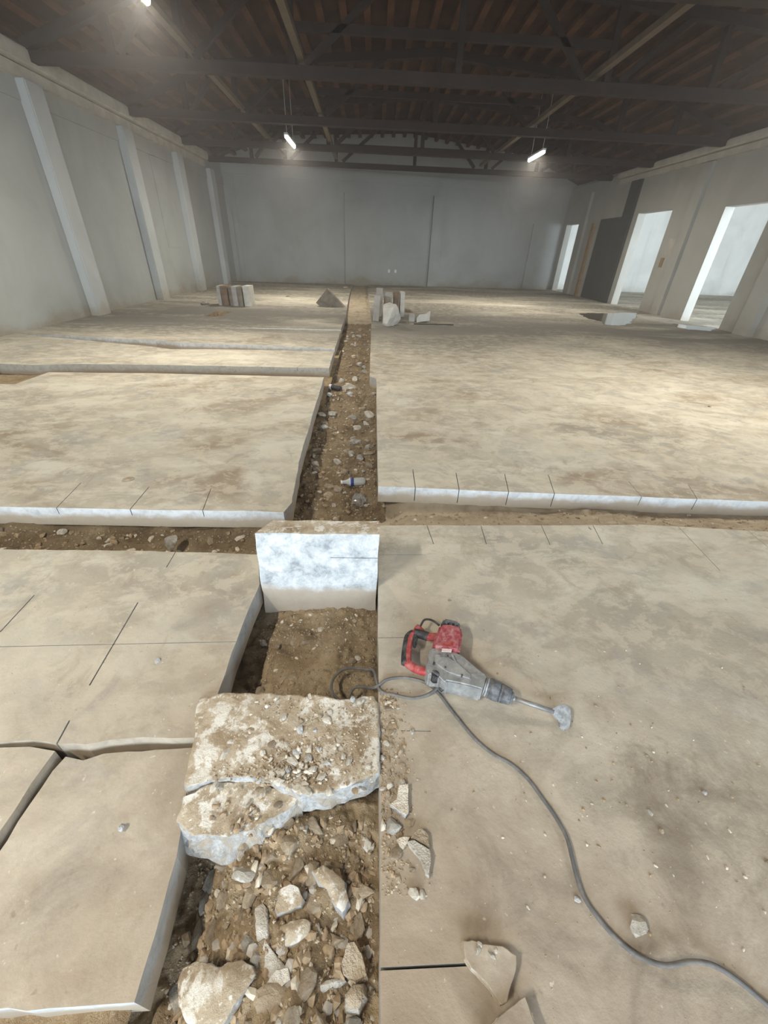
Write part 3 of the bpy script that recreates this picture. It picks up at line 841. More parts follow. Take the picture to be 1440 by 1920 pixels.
# shards lying on the right-hand floor
slab_chunk('concrete_shard', 'wedge-shaped brown shard with crumbled top edge on the floor near the bottom', 'shard',
    [(0.266,0.255),(0.29,0.258),(0.317,0.248),(0.344,0.246),(0.368,0.244),(0.4,0.228),(0.39,0.204),(0.354,0.153),(0.34,0.148),(0.311,0.182),(0.279,0.209),(0.266,0.226)],
    0.034, 0.002, (M_floor, M_dirt_top), step=0.014, jit=0.0015, rel=0.002, outset=0.0, seed=22, tilt=(0, 0.0))
slab_chunk('concrete_shard', 'tilted brown slab corner cut off by the bottom edge of the picture', 'shard',
    [(0.397,0.159),(0.403,0.133),(0.412,0.098),(0.341,0.077),(0.28,0.1),(0.324,0.128)],
    0.05, 0.002, (M_floor, M_dirt_top), step=0.016, jit=0.001, rel=0.002, outset=0.0, seed=23)
slab_chunk('concrete_shard', 'pale hourglass-shaped shard on the floor beside the broken slab', 'shard',
    [(0.116,0.63),(0.149,0.633),(0.143,0.588),(0.144,0.551),(0.132,0.539),(0.107,0.557),(0.083,0.572),(0.107,0.589)],
    0.022, 0.001, (M_palestone, M_fresh), step=0.012, jit=0.001, rel=0.0015, outset=0.0, seed=24)
slab_chunk('concrete_shard', 'grey curved pointed shard on the floor right of the near trench', 'shard',
    [(0.133,0.473),(0.155,0.476),(0.181,0.464),(0.202,0.451),(0.203,0.433),(0.192,0.39),(0.183,0.396),(0.171,0.431),(0.151,0.45)],
    0.02, 0.001, (M_greystone, M_greystone), step=0.012, jit=0.001, rel=0.0015, outset=0.0, seed=25)
slab_chunk('concrete_shard', 'small tan shard touching the top of the curved grey shard', 'shard',
    [(0.146,0.483),(0.164,0.504),(0.185,0.506),(0.2,0.491),(0.201,0.459),(0.181,0.47),(0.157,0.479)],
    0.018, 0.001, (M_brownstone, M_brownstone), step=0.012, jit=0.001, rel=0.0015, outset=0.0, seed=26)
slab_chunk('concrete_shard', 'small pale triangular shard left of the curved grey shard', 'shard',
    [(0.102,0.479),(0.121,0.487),(0.142,0.485),(0.131,0.468),(0.121,0.457),(0.111,0.465)],
    0.018, 0.001, (M_palestone, M_greystone), step=0.01, jit=0.001, rel=0.0015, outset=0.0, seed=27)

# ---------------------------------------------------------------- loose stones
def rock_mesh(seed, sub=2, cuts=9):
    rnd = random.Random(seed)
    bm = bmesh.new(); bmesh.ops.create_icosphere(bm, subdivisions=sub, radius=1.0)
    pl = []
    for _ in range(cuts):
        n = Vector((rnd.gauss(0, 1), rnd.gauss(0, 1), rnd.gauss(0, 1))).normalized(); pl.append((n, rnd.uniform(0.42, 0.8)))
    for w in bm.verts:
        for n, d in pl:
            e = w.co.dot(n) - d
            if e > 0: w.co -= n * e
        w.co += noise.noise_vector(w.co * 2.5 + Vector((seed, 0, 0))) * 0.06
    bmesh.ops.recalc_face_normals(bm, faces=bm.faces[:])
    me = bpy.data.meshes.new('stone'); bm.to_mesh(me); bm.free()
    return me
ROCKS = {}
for mi, m in enumerate((M_brownstone, M_palestone, M_greystone, M_fresh)):
    ROCKS[mi] = []
    for k in range(7):
        me = rock_mesh(10 + k * 3 + mi * 40, 2, 8 + k % 4); me.materials.append(m); ROCKS[mi].append(me)
RN = random.Random(77)
PLACED = []
def stone(x, y, z, s, kind, label, group=None, flat=0.65, name='stone', cat='stone', stretch=1.25, rz=None):
    o = bpy.data.objects.new(name, RN.choice(ROCKS[kind])); COL.objects.link(o)
    PLACED.append((x, y, s * stretch))
    o.location = (x, y, z + s * flat * 0.35)
    o.scale = (s * stretch, s, s * flat)
    o.rotation_euler = (RN.uniform(-.25, .25), RN.uniform(-.25, .25), RN.uniform(0, 6.28) if rz is None else rz)
    tag(o, label, cat, group)
    return o

# single stones that can be told apart
def tstone(xy, s, kind, label, **kw):
    return stone(xy[0], xy[1], h_main(*xy) - s * 0.1, s, kind, label, **kw)
tstone((-0.186,4.112), 0.062, 1, 'largest pale angular stone lying in the far trench', rz=0.4)
tstone((-0.185,4.537), 0.06, 1, 'pale oblong stone just behind the largest pale stone in the trench', rz=-0.7)
tstone((-0.55,3.598), 0.06, 1, 'peach coloured stone against the left side of the trench')
tstone((-0.109,3.701), 0.05, 2, 'grey rough stone beside the right edge of the trench')
tstone((-0.252,4.873), 0.065, 2, 'greyish rounded stone behind the pale oblong stone', rz=-0.5)
tstone((-0.05,4.836), 0.075, 1, 'tan stone against the right wall of the trench')
tstone((-0.341,5.915), 0.10, 1, 'broad tan lump in the pile across the trench', stretch=1.5, rz=0)
tstone((-0.489,6.345), 0.075, 1, 'upright cream stone on the left of the trench pile')
tstone((-0.282,6.367), 0.06, 1, 'small cream stone on the right of the trench pile')
tstone((-0.325,5.616), 0.05, 3, 'white pebble in front of the trench pile')
tstone((-0.697,6.448), 0.07, 1, 'flat cream stone at the back corner of the left slab', flat=0.4)
tstone((-0.594,3.784), 0.03, 1, 'small cream pebble above the peach stone')
tstone((-0.228,7.291), 0.08, 1, 'pale stone beyond the trench pile')
tstone((-0.148,7.079), 0.08, 2, 'grey block beyond the trench pile on the right')
tstone((-0.354,10.108), 0.10, 3, 'whitish flat fragment deep in the far trench', flat=0.4)
tstone((-0.359,7.927), 0.07, 1, 'upright pale stone in the far trench')
tstone((-0.682,7.465), 0.06, 1, 'pale stone by the left strip edge in the far trench')
tstone((-0.63,4.902), 0.06, 1, 'small tan stone by the left side of the trench')
tstone((-0.578,4.493), 0.055, 1, 'cream stone below the small tan stone by the trench side')
tstone((-0.506,4.95), 0.07, 1, 'tan stone in the middle left of the trench')
tstone((-0.587,5.521), 0.045, 3, 'white fragment beside the black scrap in the trench')
o = stone(*(0.76,0.282,0), 0.028, 1, 'pale stone on the brown floor right of the grey cord', flat=0.8)
stone(*(0.126,0.631,0), 0.020, 1, 'round pale stone just left of the hourglass shard', flat=0.8)
stone(*(0.098,0.45,0), 0.019, 0, 'rounded brown stone left of the curved grey shard', flat=0.8)
stone(*(0.089,0.521,0), 0.026, 2, 'grey-brown stone at the trench edge above the triangular shard', flat=0.7)
stone(*(0.146,0.357,0), 0.016, 1, 'tan stone, left of a close pair below the curved shard', flat=0.8)
stone(*(0.171,0.355,0), 0.013, 1, 'tan stone, right of a close pair below the curved shard', flat=0.8)
stone(*(-1.301,2.109,-0.12), 0.05, 2, 'grey pointed stone in the left cross trench', flat=1.1)
stone(*(0.245,0.26,0.034), 0.0, 1, '') if False else None
stone(*(-0.919,1.128,0), 0.014, 3, 'small white crumb on the left floor slab')
stone(*(-0.771,0.529,-0.022), 0.012, 3, 'small white crumb on the lower left slab')
stone(*(-1.863,2.738,0), 0.035, 0, 'small dark clod on the pale left slab', flat=0.4)
stone(*(4.32,4.952,0), 0.022, 0, 'small brown clod on the far right floor', flat=0.6)

# stones nobody could tell apart, zone by zone: the largest singly, the rest as one rubble mesh
SMALL = [[rock_mesh(300 + k + 20 * mi, 1, 7) for k in range(4)] for mi in range(4)]
AVOID = [(*p, r) for p, r in (((-0.388,0.201), .085), ((-0.221,0.363), .035), ((-0.201,0.303), .042), ((-0.079,0.38), .04), ((-0.271,0.322), .025), ((-0.217,0.238), .03), ((-0.027,0.247), .03), ((-0.014,0.179), .028), ((-0.083,0.201), .024), ((0.129,0.592), .02), ((0.177,0.449), .03), ((-0.151,3.194), .10), ((-0.097,2.88), .09), ((-0.526,5.78), .10))]
KIND_WORD = ('brown', 'pale', 'grey', 'white')
def zone(n_one, n, xr, yr, hf, sr, kinds, label, group, ok=None, flat=(.5, .9), cap=1.0, place=None):
    L = []
    while len(L) < n:
        x = RN.uniform(*xr); y = RN.uniform(*yr)
        if ok and not ok(x, y): continue
        L.append((sr[0] + (sr[1] - sr[0]) * RN.random() ** 2.0, x, y))
    L.sort(reverse=True)
    ones = []; rest = []
    for s, x, y in L:
        free = all((x - a) ** 2 + (y - b) ** 2 > ((r + s * 1.3) * 0.68) ** 2 for a, b, r in PLACED + ones) and all((x - a) ** 2 + (y - b) ** 2 > (r + s * 0.6) ** 2 for a, b, r in AVOID)
        if len(ones) < n_one and free: ones.append((x, y, s * 1.3))
        else: rest.append((s, x, y))
    for x, y, s in ones:
        s /= 1.3; k = RN.choice(kinds)
        lab = label.replace('@', KIND_WORD[k])
        if s > 0.62 * sr[1]: lab = lab.replace('small ', 'larger ').replace('tiny ', 'larger ')
        if place: lab = lab + place(x, y)
        stone(x, y, hf(x, y) - s * 0.1, s, k, lab, group, flat=RN.uniform(*flat), stretch=RN.uniform(1, 1.6))
    vs = []; fs = []; fm = []
    for s, x, y in rest:
        if any((x - a) ** 2 + (y - b) ** 2 < (r * 0.8) ** 2 for a, b, r in AVOID): continue
        s = min(s, cap)
        k = RN.choice(kinds); me = RN.choice(SMALL[k]); b = len(vs)
        M = Matrix.Translation((x, y, hf(x, y) + s * 0.2)) @ Matrix.Rotation(RN.uniform(0, 6.28), 4, 'Z') @ Matrix.Rotation(RN.uniform(-.3, .3), 4, 'X') @ Matrix.Diagonal((s * RN.uniform(1, 1.6), s, s * RN.uniform(*flat), 1))
        vs += [M @ v.co for v in me.vertices]
        for p in me.polygons:
            fs.append([b + i for i in p.vertices]); fm.append(k)
    me = bpy.data.meshes.new('fine_rubble'); me.from_pydata(vs, [], fs); me.update()
    me.polygons.foreach_set('material_index', fm)
    o = link('fine_rubble', me, (M_grit0, M_grit1, M_grit2, M_grit1), floor); o['kind'] = 'stuff'
M_grit0 = mat_plain('brown_grit', (0.34, 0.25, 0.16), 0.95, 0.1, 0.35, 30)
M_grit1 = mat_plain('pale_grit', (0.60, 0.53, 0.43), 0.95, 0.1, 0.25, 30)
M_grit2 = mat_plain('grey_grit', (0.40, 0.36, 0.31), 0.95, 0.1, 0.25, 30)
flat0 = lambda x, y: 0.0
zone(118, 560, (-0.53, 0.03), (0.09, 0.57), lambda x, y: h_main(x, y) - 0.004, (0.005, 0.037), (0, 0, 0, 0, 0, 0, 0, 2, 1), 'small @ rubble piece', 'rubble in the near trench', flat=(.4, .75), cap=0.018,
     place=lambda x, y: (', left side of' if x < -0.38 else ', right side of' if x > -0.10 else ', middle of') + ' the near trench' + (', just below the broken slab' if y > 0.42 else ', level with the white-lipped chunk' if y > 0.27 else ', near the picture bottom'))
zone(40, 170, (-0.52, 0.03), (0.60, 0.95), lambda x, y: 0.024, (0.003, 0.018), (1, 1, 1, 3, 0), 'small @ crumb lying on top of the broken slab', 'crumbs on the broken slab', place=lambda x, y: (', left third' if x < -0.36 else ', right third' if x > -0.16 else ', middle third') + (' near its back edge' if y > 0.82 else ' near its front edge' if y < 0.72 else ' half way back'), ok=lambda x, y: RN.random() < math.exp(-((x + 0.24) / 0.13) ** 2 - ((y - 0.72) / 0.1) ** 2) + 0.14)
zone(8, 40, (-0.52, -0.28), (0.50, 0.60), lambda x, y: -0.014, (0.003, 0.013), (0, 1, 0), 'small @ crumb lying on the fragment in front of the broken slab', 'crumbs on the slab fragment')
zone(22, 130, (0.058, 0.20), (0.38, 0.98), flat0, (0.003, 0.017), (0, 0, 1, 0), 'small @ stone on the floor along the near trench edge', 'stones along the trench edge', place=lambda x, y: ', beside the broken slab' if y > 0.65 else ', beside the pale shards', ok=lambda x, y: x < 0.07 + 0.13 * RN.random() ** 1.6)
zone(20, 260, (-0.58, 0.03), (0.96, 1.57), lambda x, y: h_main(x, y) - 0.004, (0.003, 0.024), (0, 0, 0, 0, 0, 1), 'small @ stone in the pit below the white block', 'stones in the pit below the white block', cap=0.012, place=lambda x, y: (', left side' if x < -0.38 else ', right side' if x > -0.16 else ', middle') + (', near the block' if y > 1.27 else ', near the broken slab'))
zone(26, 330, (-0.60, 0.04), (2.4, 6.0), h_main, (0.007, 0.045), (0, 0, 0, 0, 0, 1, 2), 'small @ stone lying in the long trench', 'stones in the long trench', cap=0.022, place=lambda x, y: (' on its left side' if x < -0.28 else ' on its right side') + (', near the bottle' if y < 3.7 else ', half way along' if y < 5 else ', near the trench pile'))
zone(8, 90, (-0.62, -0.08), (6.0, 11), h_main, (0.012, 0.06), (0, 0, 2, 1), '@ stone lying in the far end of the trench', 'stones in the far trench')
zone(8, 200, (-2.6, -0.75), (1.93, 2.3), h_left, (0.005, 0.032), (0, 0, 0, 1), 'small @ clod in the left cross trench', 'clods in the left cross trench', place=lambda x, y: ', near the white block' if x > -1.3 else ', towards the left picture edge')
zone(6, 170, (0.1, 3.2), (2.2, 2.62), h_right, (0.003, 0.020), (0, 0, 0, 0, 1), 'small @ clod in the right cross trench', 'clods in the right cross trench', place=lambda x, y: ', near the white block' if x < 1.2 else ', towards the right picture edge')
zone(8, 190, (0.25, 1.7), (0.2, 1.6), flat0, (0.0012, 0.009), (1, 0, 0, 3), 'tiny @ crumb on the dirty right floor', 'crumbs on the right floor', cap=0.0055, ok=lambda x, y: RN.random() < math.exp(-((x - 0.98) / 0.3) ** 2 - ((y - 0.60) / 0.3) ** 2) + 0.08)

# crumbled edge on the wedge shard
for k in range(6):
    p = Vector((0.289,0.252)).lerp(Vector((0.38,0.225)), RN.random())
    stone(p.x, p.y + RN.uniform(-0.012, 0.004), 0.034, RN.uniform(0.005, 0.010), 1, 'tan crumb on the crumbled edge of the wedge-shaped shard', 'crumbs on the wedge shard')

# fine gravel nobody could count
def gravel(name, label, n, rule, seed):
    rnd = random.Random(seed); vs = []; fs = []
    for _ in range(n):
        x, y, z, s = rule(rnd)
        b = len(vs)
        a = rnd.uniform(0, 6.28)
        for k in range(4):
            r = s * rnd.uniform(0.6, 1.3); t = a + k * 1.57
            vs.append((x + math.cos(t) * r, y + math.sin(t) * r, z + rnd.uniform(-.2, .3) * s))
        vs.append((x + rnd.uniform(-.3, .3) * s, y + rnd.uniform(-.3, .3) * s, z + s * rnd.uniform(.6, 1.1)))
        vs.append((x, y, z - s * .6))
        for k in range(4):
            fs.append((b + k, b + (k + 1) % 4, b + 4)); fs.append((b + (k + 1) % 4, b + k, b + 5))
    me = bpy.data.meshes.new(name); me.from_pydata(vs, [], fs); me.update()
    o = link(name, me, (M_gravel,), floor)
    o['kind'] = 'stuff'; return o
s = NT('gravel_grit', 0.95, 0.1)
P = s.coord('World')
s.color(s.ramp(s.noise(P, 70, 2, 0.5), (0.3, (0.24, 0.17, 0.105)), (0.50, (0.36, 0.275, 0.18)), (0.66, (0.52, 0.44, 0.33)), (0.8, (0.68, 0.62, 0.54))))
M_gravel = s.m
def rule_pit(r):
    if r.random() < 0.55: x, y, s_ = r.uniform(-0.56, 0.04), r.uniform(0.1, 0.58), r.uniform(0.002, 0.008)
    else: x, y, s_ = r.uniform(-0.57, 0.04), r.uniform(0.95, 1.6), r.uniform(0.002, 0.007)
    return x, y, h_main(x, y), s_
gravel('trench_gravel', 'loose earth crumbs and grit covering the near trench bottom', 2600, rule_pit, 3)
def rule_far(r):
    x, y = r.uniform(-0.66, 0.05), 2.35 + 9 * r.random() ** 1.7
    return x, y, h_main(x, y), r.uniform(0.004, 0.014)
gravel('trench_gravel', 'loose earth crumbs and grit along the far trench bottom', 2600, rule_far, 4)
def rule_slab(r):
    while True:
        x, y = r.uniform(-0.54, 0.03), r.uniform(0.63, 0.94)
        if r.random() < 0.25 + math.exp(-((x + 0.24) / 0.14) ** 2 - ((y - 0.72) / 0.09) ** 2): break
    return x, y, 0.023, r.uniform(0.0015, 0.006)
gravel('slab_grit', 'pale grit scattered over the broken slab', 900, rule_slab, 5)
def rule_edge(r):
    return 0.055 + abs(r.gauss(0, 0.05)), r.uniform(0.35, 1.0), 0.0, r.uniform(0.0012, 0.005)
gravel('floor_grit', 'brown grit spilled on the floor along the near trench edge', 900, rule_edge, 6)
def rule_floor(r):
    return abs(r.gauss(0.3, 0.9)) + 0.06, r.uniform(0.1, 2.1), 0.0, r.uniform(0.0008, 0.0028)
gravel('floor_grit', 'fine pale grit scattered over the right floor around the hammer', 1100, rule_floor, 8)
def rule_lfloor(r):
    return r.uniform(-2.2, -0.64), r.uniform(0.82, 1.85), 0.0, r.uniform(0.0008, 0.0026)
gravel('floor_grit', 'fine pale grit scattered over the left floor slab', 350, rule_lfloor, 9)
def rule_cross(r):
    if r.random() < .5:
        x, y = r.uniform(-2.6, -0.7), r.uniform(1.92, 2.3); return x, y, h_left(x, y), r.uniform(0.003, 0.01)
    x, y = r.uniform(0.08, 3.2), r.uniform(2.2, 2.6); return x, y, h_right(x, y), r.uniform(0.002, 0.007)
gravel('trench_gravel', 'crumbs of earth along the cross trenches', 1600, rule_cross, 10)

# ---------------------------------------------------------------- upright blocks at the back
def block(name, label, mats, x, y, w, d, h, rz=0.0, lean=(0, 0), group=None, z0=0.0):
    bm = bmesh.new(); add_box(bm, -w / 2, w / 2, -d / 2, d / 2, 0, h)
    bmesh.ops.subdivide_edges(bm, edges=bm.edges[:], cuts=4, use_grid_fill=True)
    for v in bm.verts:
        v.co += noise.noise_vector(v.co * 5 + Vector((x * 3, y, 0))) * 0.007
        v.co.z = max(v.co.z, 0.0)
    o = from_bm(name, bm, mats, None, (x, y, z0))
    o.rotation_euler = (lean[0], lean[1], rz)
    return tag(o, label, 'block', group)
gL = 'concrete blocks stood on edge at the back left'
zf = 0.0
block('concrete_block', 'narrow grey block, leftmost in the row of upright blocks at back left', (M_grey_block,), -4.485, 13.45, 0.09, 0.5, 0.50, group=gL, z0=zf)
block('concrete_block', 'brown block second from left in the upright row at back left', (M_brown_block,), -4.33, 13.42, 0.19, 0.5, 0.50, group=gL, z0=zf)
block('concrete_block', 'darkest brown block in the middle of the upright row at back left', (M_dark_block,), -4.168, 13.50, 0.105, 0.5, 0.48, group=gL, z0=zf)
block('concrete_block', 'grey block right of the darkest one in the upright row at back left', (M_grey_block,), -4.03, 13.42, 0.14, 0.5, 0.50, group=gL, z0=zf)
block('concrete_block', 'taupe block second from right in the upright row at back left', (M_dark_block,), -3.875, 13.38, 0.135, 0.5, 0.50, (0.01), group=gL, z0=zf)
block('concrete_block', 'pale block at the right end of the upright row at back left', (M_light_block,), -3.69, 13.42, 0.17, 0.5, 0.52, -0.02, group=gL, z0=zf)
stone(-4.95, 13.2, 0.0, 0.13, 2, 'low grey lump on the floor left of the upright blocks', flat=0.7)
stone(-3.1, 16.2, 0.0, 0.12, 0, 'small brown scrap on the floor right of the back left blocks', flat=0.3)
stone(-0.95 - 0.35, 20.8, 0.0, 0.2, 0, 'dark scrap near the foot of the back wall', flat=0.4)

# dark slab balanced on a corner
bm = bmesh.new()
pts = [(-0.42, 0.10), (-0.30, 0.0), (0.44, 0.0), (-0.07, 0.49)]
fr = [bm.verts.new((x, 0, z)) for x, z in pts]; bk = [bm.verts.new((x + 0.03, 0.15, z)) for x, z in pts]
bm.faces.new(fr); bm.faces.new(bk[::-1])
for i in range(4):
    j = (i + 1) % 4; bm.faces.new((fr[i], bk[i], bk[j], fr[j]))
bmesh.ops.recalc_face_normals(bm, faces=bm.faces[:])
bmesh.ops.subdivide_edges(bm, edges=bm.edges[:], cuts=3, use_grid_fill=True)
for v in bm.verts: v.co += noise.noise_vector(v.co * 6) * 0.012; v.co.z = max(0, v.co.z)
o = from_bm('tilted_slab', bm, (M_dark_block,), None, (-1.36, 13.8, 0.0))
tag(o, 'dark triangular slab standing on its corner left of the trench end', 'slab')

gR = 'concrete pieces stood beside the far trench on the right'
block('concrete_block', 'thin grey slab on edge nearest the trench in the right-hand group', (M_grey_block,), 0.05, 11.35, 0.15, 0.3, 0.58, 0.0, (0, 0.05), gR)
block('concrete_block', 'tall narrow grey block at the back of the right-hand group', (M_grey_block,), 0.14, 12.25, 0.17, 0.4, 0.66, 0.0, group=gR)
block('concrete_block', 'wide grey block at the back of the right-hand group', (M_grey_block,), 0.375, 12.35, 0.22, 0.4, 0.56, 0.0, group=gR)
block('concrete_block', 'dark brown block in the right-hand group behind the white chunk', (M_brown_block,), 0.60, 12.45, 0.14, 0.4, 0.57, 0.0, group=gR)
block('concrete_block', 'pale block at the right end of the right-hand group', (M_light_block,), 0.765, 12.4, 0.12, 0.5, 0.585, 0.0, group=gR)
block('concrete_block', 'dark leaning slab between the thin slab and the white chunk', (M_dark_block,), 0.27, 11.6, 0.12, 0.3, 0.52, 0.1, (0, 0.16), gR)
me = rock_mesh(5, 3, 16); me.materials.append(M_light_block)
for v in me.vertices: v.co = Vector((v.co.x * 0.34, v.co.y * 0.24, v.co.z * 0.39 + 0.25)); v.co.z = max(0.0, v.co.z)
o = link('concrete_boulder', me, (), None, (0.42, 10.62, 0.0))
tag(o, 'big whitish angular boulder in front of the right-hand block group', 'boulder', gR)
bm = bmesh.new()
pts = [(-0.17, 0.0), (0.16, 0.05), (0.16, 0.28), (0.06, 0.20), (-0.12, 0.17), (-0.18, 0.1)]
fr = [bm.verts.new((x, 0, z)) for x, z in pts]; bk = [bm.verts.new((x * .9 + .02, 0.24, z * .9)) for x, z in pts]
bm.faces.new(fr); bm.faces.new(bk[::-1])
for i in range(6): bm.faces.new((fr[i], bk[i], bk[(i + 1) % 6], fr[(i + 1) % 6]))
bmesh.ops.recalc_face_normals(bm, faces=bm.faces[:])
o = from_bm('concrete_boulder', bm, (M_light_block,), None, (1.27, 11.25, 0.0))
tag(o, 'small pale wedge of concrete right of the whitish boulder', 'boulder')
block('concrete_block', 'small grey lump beside the pale wedge at the back right', (M_grey_block,), 0.98, 11.45, 0.14, 0.2, 0.17)
stone(1.05, 13.2, 0.0, 0.13, 0, 'dark lump on the floor beyond the pale wedge', flat=0.6)
bm = bmesh.new()
add_tube(bm, [(1.0, 10.9, 0.012), (1.5, 10.95, 0.012), (2.0, 10.97, 0.012)], 0.014, 6)
o = from_bm('dark_rod', bm, (M_black,)); tag(o, 'thin dark rod on the floor right of the whitish boulder', 'rod')

# puddles catching the doorway light
def puddle(label, pts):
    rnd = random.Random(5); P_ = resample(pts, 0.10, 0.045, rnd)
    bm = bmesh.new(); f = bm.faces.new([bm.verts.new((p.x, p.y, 0.004)) for p in P_])
    r = bmesh.ops.extrude_face_region(bm, geom=[f])
    for v in [g for g in r['geom'] if isinstance(g, bmesh.types.BMVert)]: v.co.z = 0.0005
    bmesh.ops.recalc_face_normals(bm, faces=bm.faces[:])
    o = from_bm('puddle', bm, (M_water,)); tag(o, label, 'puddle', kind=None); return o
puddle('shallow puddle on the floor reflecting the middle doorway', [(6.706,14.382),(7.301,14.669),(7.81,14.672),(8.655,15.164),(9.052,15.133),(8.314,13.811),(7.94,13.381),(7.347,12.415),(6.74,11.907),(6.405,12.018),(6.618,12.648),(6.461,13.138)])
puddle('narrow puddle along the foot of the right wall below the near doorway', [(8.808,12.739),(9.216,12.438),(9.737,12.175),(9.025,11.509),(8.54,11.665),(8.491,12.097)])

# ---------------------------------------------------------------- litter in the trench
bt = empty('plastic_bottle', (*(-0.151,3.194), h_main(*(-0.151,3.194)) + 0.042), 0.12)
tag(bt, 'cloudy clear plastic bottle with blue label lying in the trench', 'bottle')
def lathe(prof, n=20):
    bm = bmesh.new(); rings = []
    for x, r in prof:
        rings.append([bm.verts.new((x, math.cos(6.2832 * k / n) * r, math.sin(6.2832 * k / n) * r)) for k in range(n)])
    for i in range(len(rings) - 1):
        for k in range(n):
            j = (k + 1) % n; f = bm.faces.new((rings[i][k], rings[i][j], rings[i + 1][j], rings[i + 1][k])); f.smooth = True
    bm.faces.new(rings[0][::-1]); bm.faces.new(rings[-1])
    bmesh.ops.recalc_face_normals(bm, faces=bm.faces[:])
    return bm
from_bm('bottle_body', lathe([(-0.105, 0.013), (-0.09, 0.014), (-0.075, 0.018), (-0.045, 0.034), (-0.035, 0.036), (-0.005, 0.036), (0.0, 0.036), (0.02, 0.038), (0.06, 0.037), (0.085, 0.038), (0.098, 0.034), (0.103, 0.024)]), (M_bottle,), bt)
from_bm('bottle_label', lathe([(-0.034, 0.0365), (-0.034, 0.0375), (-0.006, 0.0375), (-0.006, 0.0365)]), (M_label,), bt)
from_bm('label_stripe', lathe([(-0.040, 0.0365), (-0.040, 0.0372), (-0.0345, 0.0372), (-0.0345, 0.0365)]), (M_paper,), bt)
from_bm('bottle_cap', lathe([(-0.122, 0.014), (-0.121, 0.0155), (-0.105, 0.0155), (-0.105, 0.013)]), (M_paper,), bt)
# crumpled clear plastic
bm = bmesh.new(); bmesh.ops.create_icosphere(bm, subdivisions=4, radius=1.0)
for v in bm.verts:
    n1 = noise.noise_vector(v.co * 1.6); n2 = noise.noise_vector(v.co * 3.7)
    v.co = Vector((v.co.x * 0.055, v.co.y * 0.085, v.co.z * 0.035)) + n1 * 0.028 + n2 * 0.012
o = from_bm('plastic_wrapper', bm, (M_film,), None, (*(-0.097,2.88), h_main(*(-0.097,2.88)) + 0.03)); tag(o, 'crumpled clear plastic wrapper in the trench below the bottle', 'wrapper')
sc = empty('scrap_can', (*(-0.545,5.829), h_main(*(-0.545,5.829)) + 0.04), -0.5); tag(sc, 'small black scrap with white end on the trench pile', 'scrap')
from_bm('can_body', lathe([(-0.05, 0.03), (-0.045, 0.035), (0.10, 0.035), (0.105, 0.03)]), (M_black,), sc)
from_bm('white_end', lathe([(-0.09, 0.028), (-0.085, 0.036), (-0.051, 0.036), (-0.0505, 0.030)]), (M_paper,), sc)

# ---------------------------------------------------------------- demolition hammer
hm = empty('demolition_hammer', (0.45, 1.05, 0.0))
tag(hm, 'dusty red and grey electric demolition hammer lying on the right floor', 'hammer')
def prism(name, pts, z0, z1, mat, bev=0.006, parent=hm, seg=2, taper=1.0):
    bm = bmesh.new()
    c = sum((Vector(p) for p in pts), Vector((0, 0))) / len(pts)
    lo = [bm.verts.new((x, y, z0)) for x, y in pts]
    hi = [bm.verts.new((*(c + (Vector(p) - c) * taper), z1)) for p in pts]
    n = len(pts)
    bm.faces.new(lo); bm.faces.new(hi)
    for i in range(n): bm.faces.new((lo[i], lo[(i + 1) % n], hi[(i + 1) % n], hi[i]))
    bmesh.ops.recalc_face_normals(bm, faces=bm.faces[:])
    if bev: bmesh.ops.bevel(bm, geom=bm.edges[:], offset=bev, segments=seg, affect='EDGES', clamp_overlap=True)
    o = from_bm(name, bm, (mat,), parent)
    for p in o.data.polygons: p.use_smooth = False
    return o
motor = prism('motor_housing', [(-0.118,0.208),(-0.072,0.212),(-0.023,0.199),(-0.02,0.167),(-0.024,0.138),(-0.038,0.106),(-0.051,0.051),(-0.108,0.068),(-0.168,0.076),(-0.158,0.121),(-0.141,0.152)], 0.008, 0.112, M_redd, 0.012, seg=3)
prism('vent_slot', [(-0.119,0.103),(-0.072,0.1),(-0.079,0.079),(-0.129,0.083)], 0.108, 0.1135, M_red, 0.001, parent=motor)
prism('pale_sticker', [(-0.128,0.069),(-0.086,0.066),(-0.09,0.051),(-0.132,0.054)], 0.110, 0.1128, mat_plain('worn_pale_sticker', (0.62, 0.48, 0.46), 0.8, 0.2, 0.2, 60), 0, parent=motor)
cap = prism('motor_cap', [(-0.114,0.211),(-0.092,0.249),(-0.059,0.244),(-0.026,0.23),(-0.019,0.201),(-0.069,0.211)], 0.012, 0.106, M_chuck, 0.008)
for a, b in (([(-0.092,0.234),(-0.083,0.232)]), ([(-0.07,0.232),(-0.061,0.228)]), ([(-0.05,0.225),(-0.042,0.22)])):
    prism('cap_rib', [a, b, (b[0] + 0.002, b[1] - 0.026), (a[0] + 0.002, a[1] - 0.026)], 0.098, 0.110, M_chuck, 0.002, parent=cap)
gear = prism('gearbox', [(-0.168,0.087),(-0.13,0.084),(-0.086,0.071),(-0.047,0.053),(-0.032,0.038),(-0.016,0.017),(0.015,-0.02),(0.042,-0.047),(0.029,-0.08),(0.01,-0.112),(-0.009,-0.106),(-0.033,-0.098),(-0.074,-0.087),(-0.125,-0.076),(-0.134,-0.083),(-0.146,-0.076),(-0.16,-0.057),(-0.195,-0.046),(-0.205,-0.024),(-0.207,-0.003),(-0.192,0.02),(-0.192,0.045),(-0.182,0.069)], 0.010, 0.098, M_alu, 0.016, seg=3)
prism('gearbox_ridge', [(-0.166,0.052),(-0.111,0.043),(-0.062,0.002),(-0.018,-0.053),(-0.031,-0.077),(-0.084,-0.059),(-0.126,-0.042),(-0.172,0.001)], 0.090, 0.106, M_alu, 0.007, parent=gear)
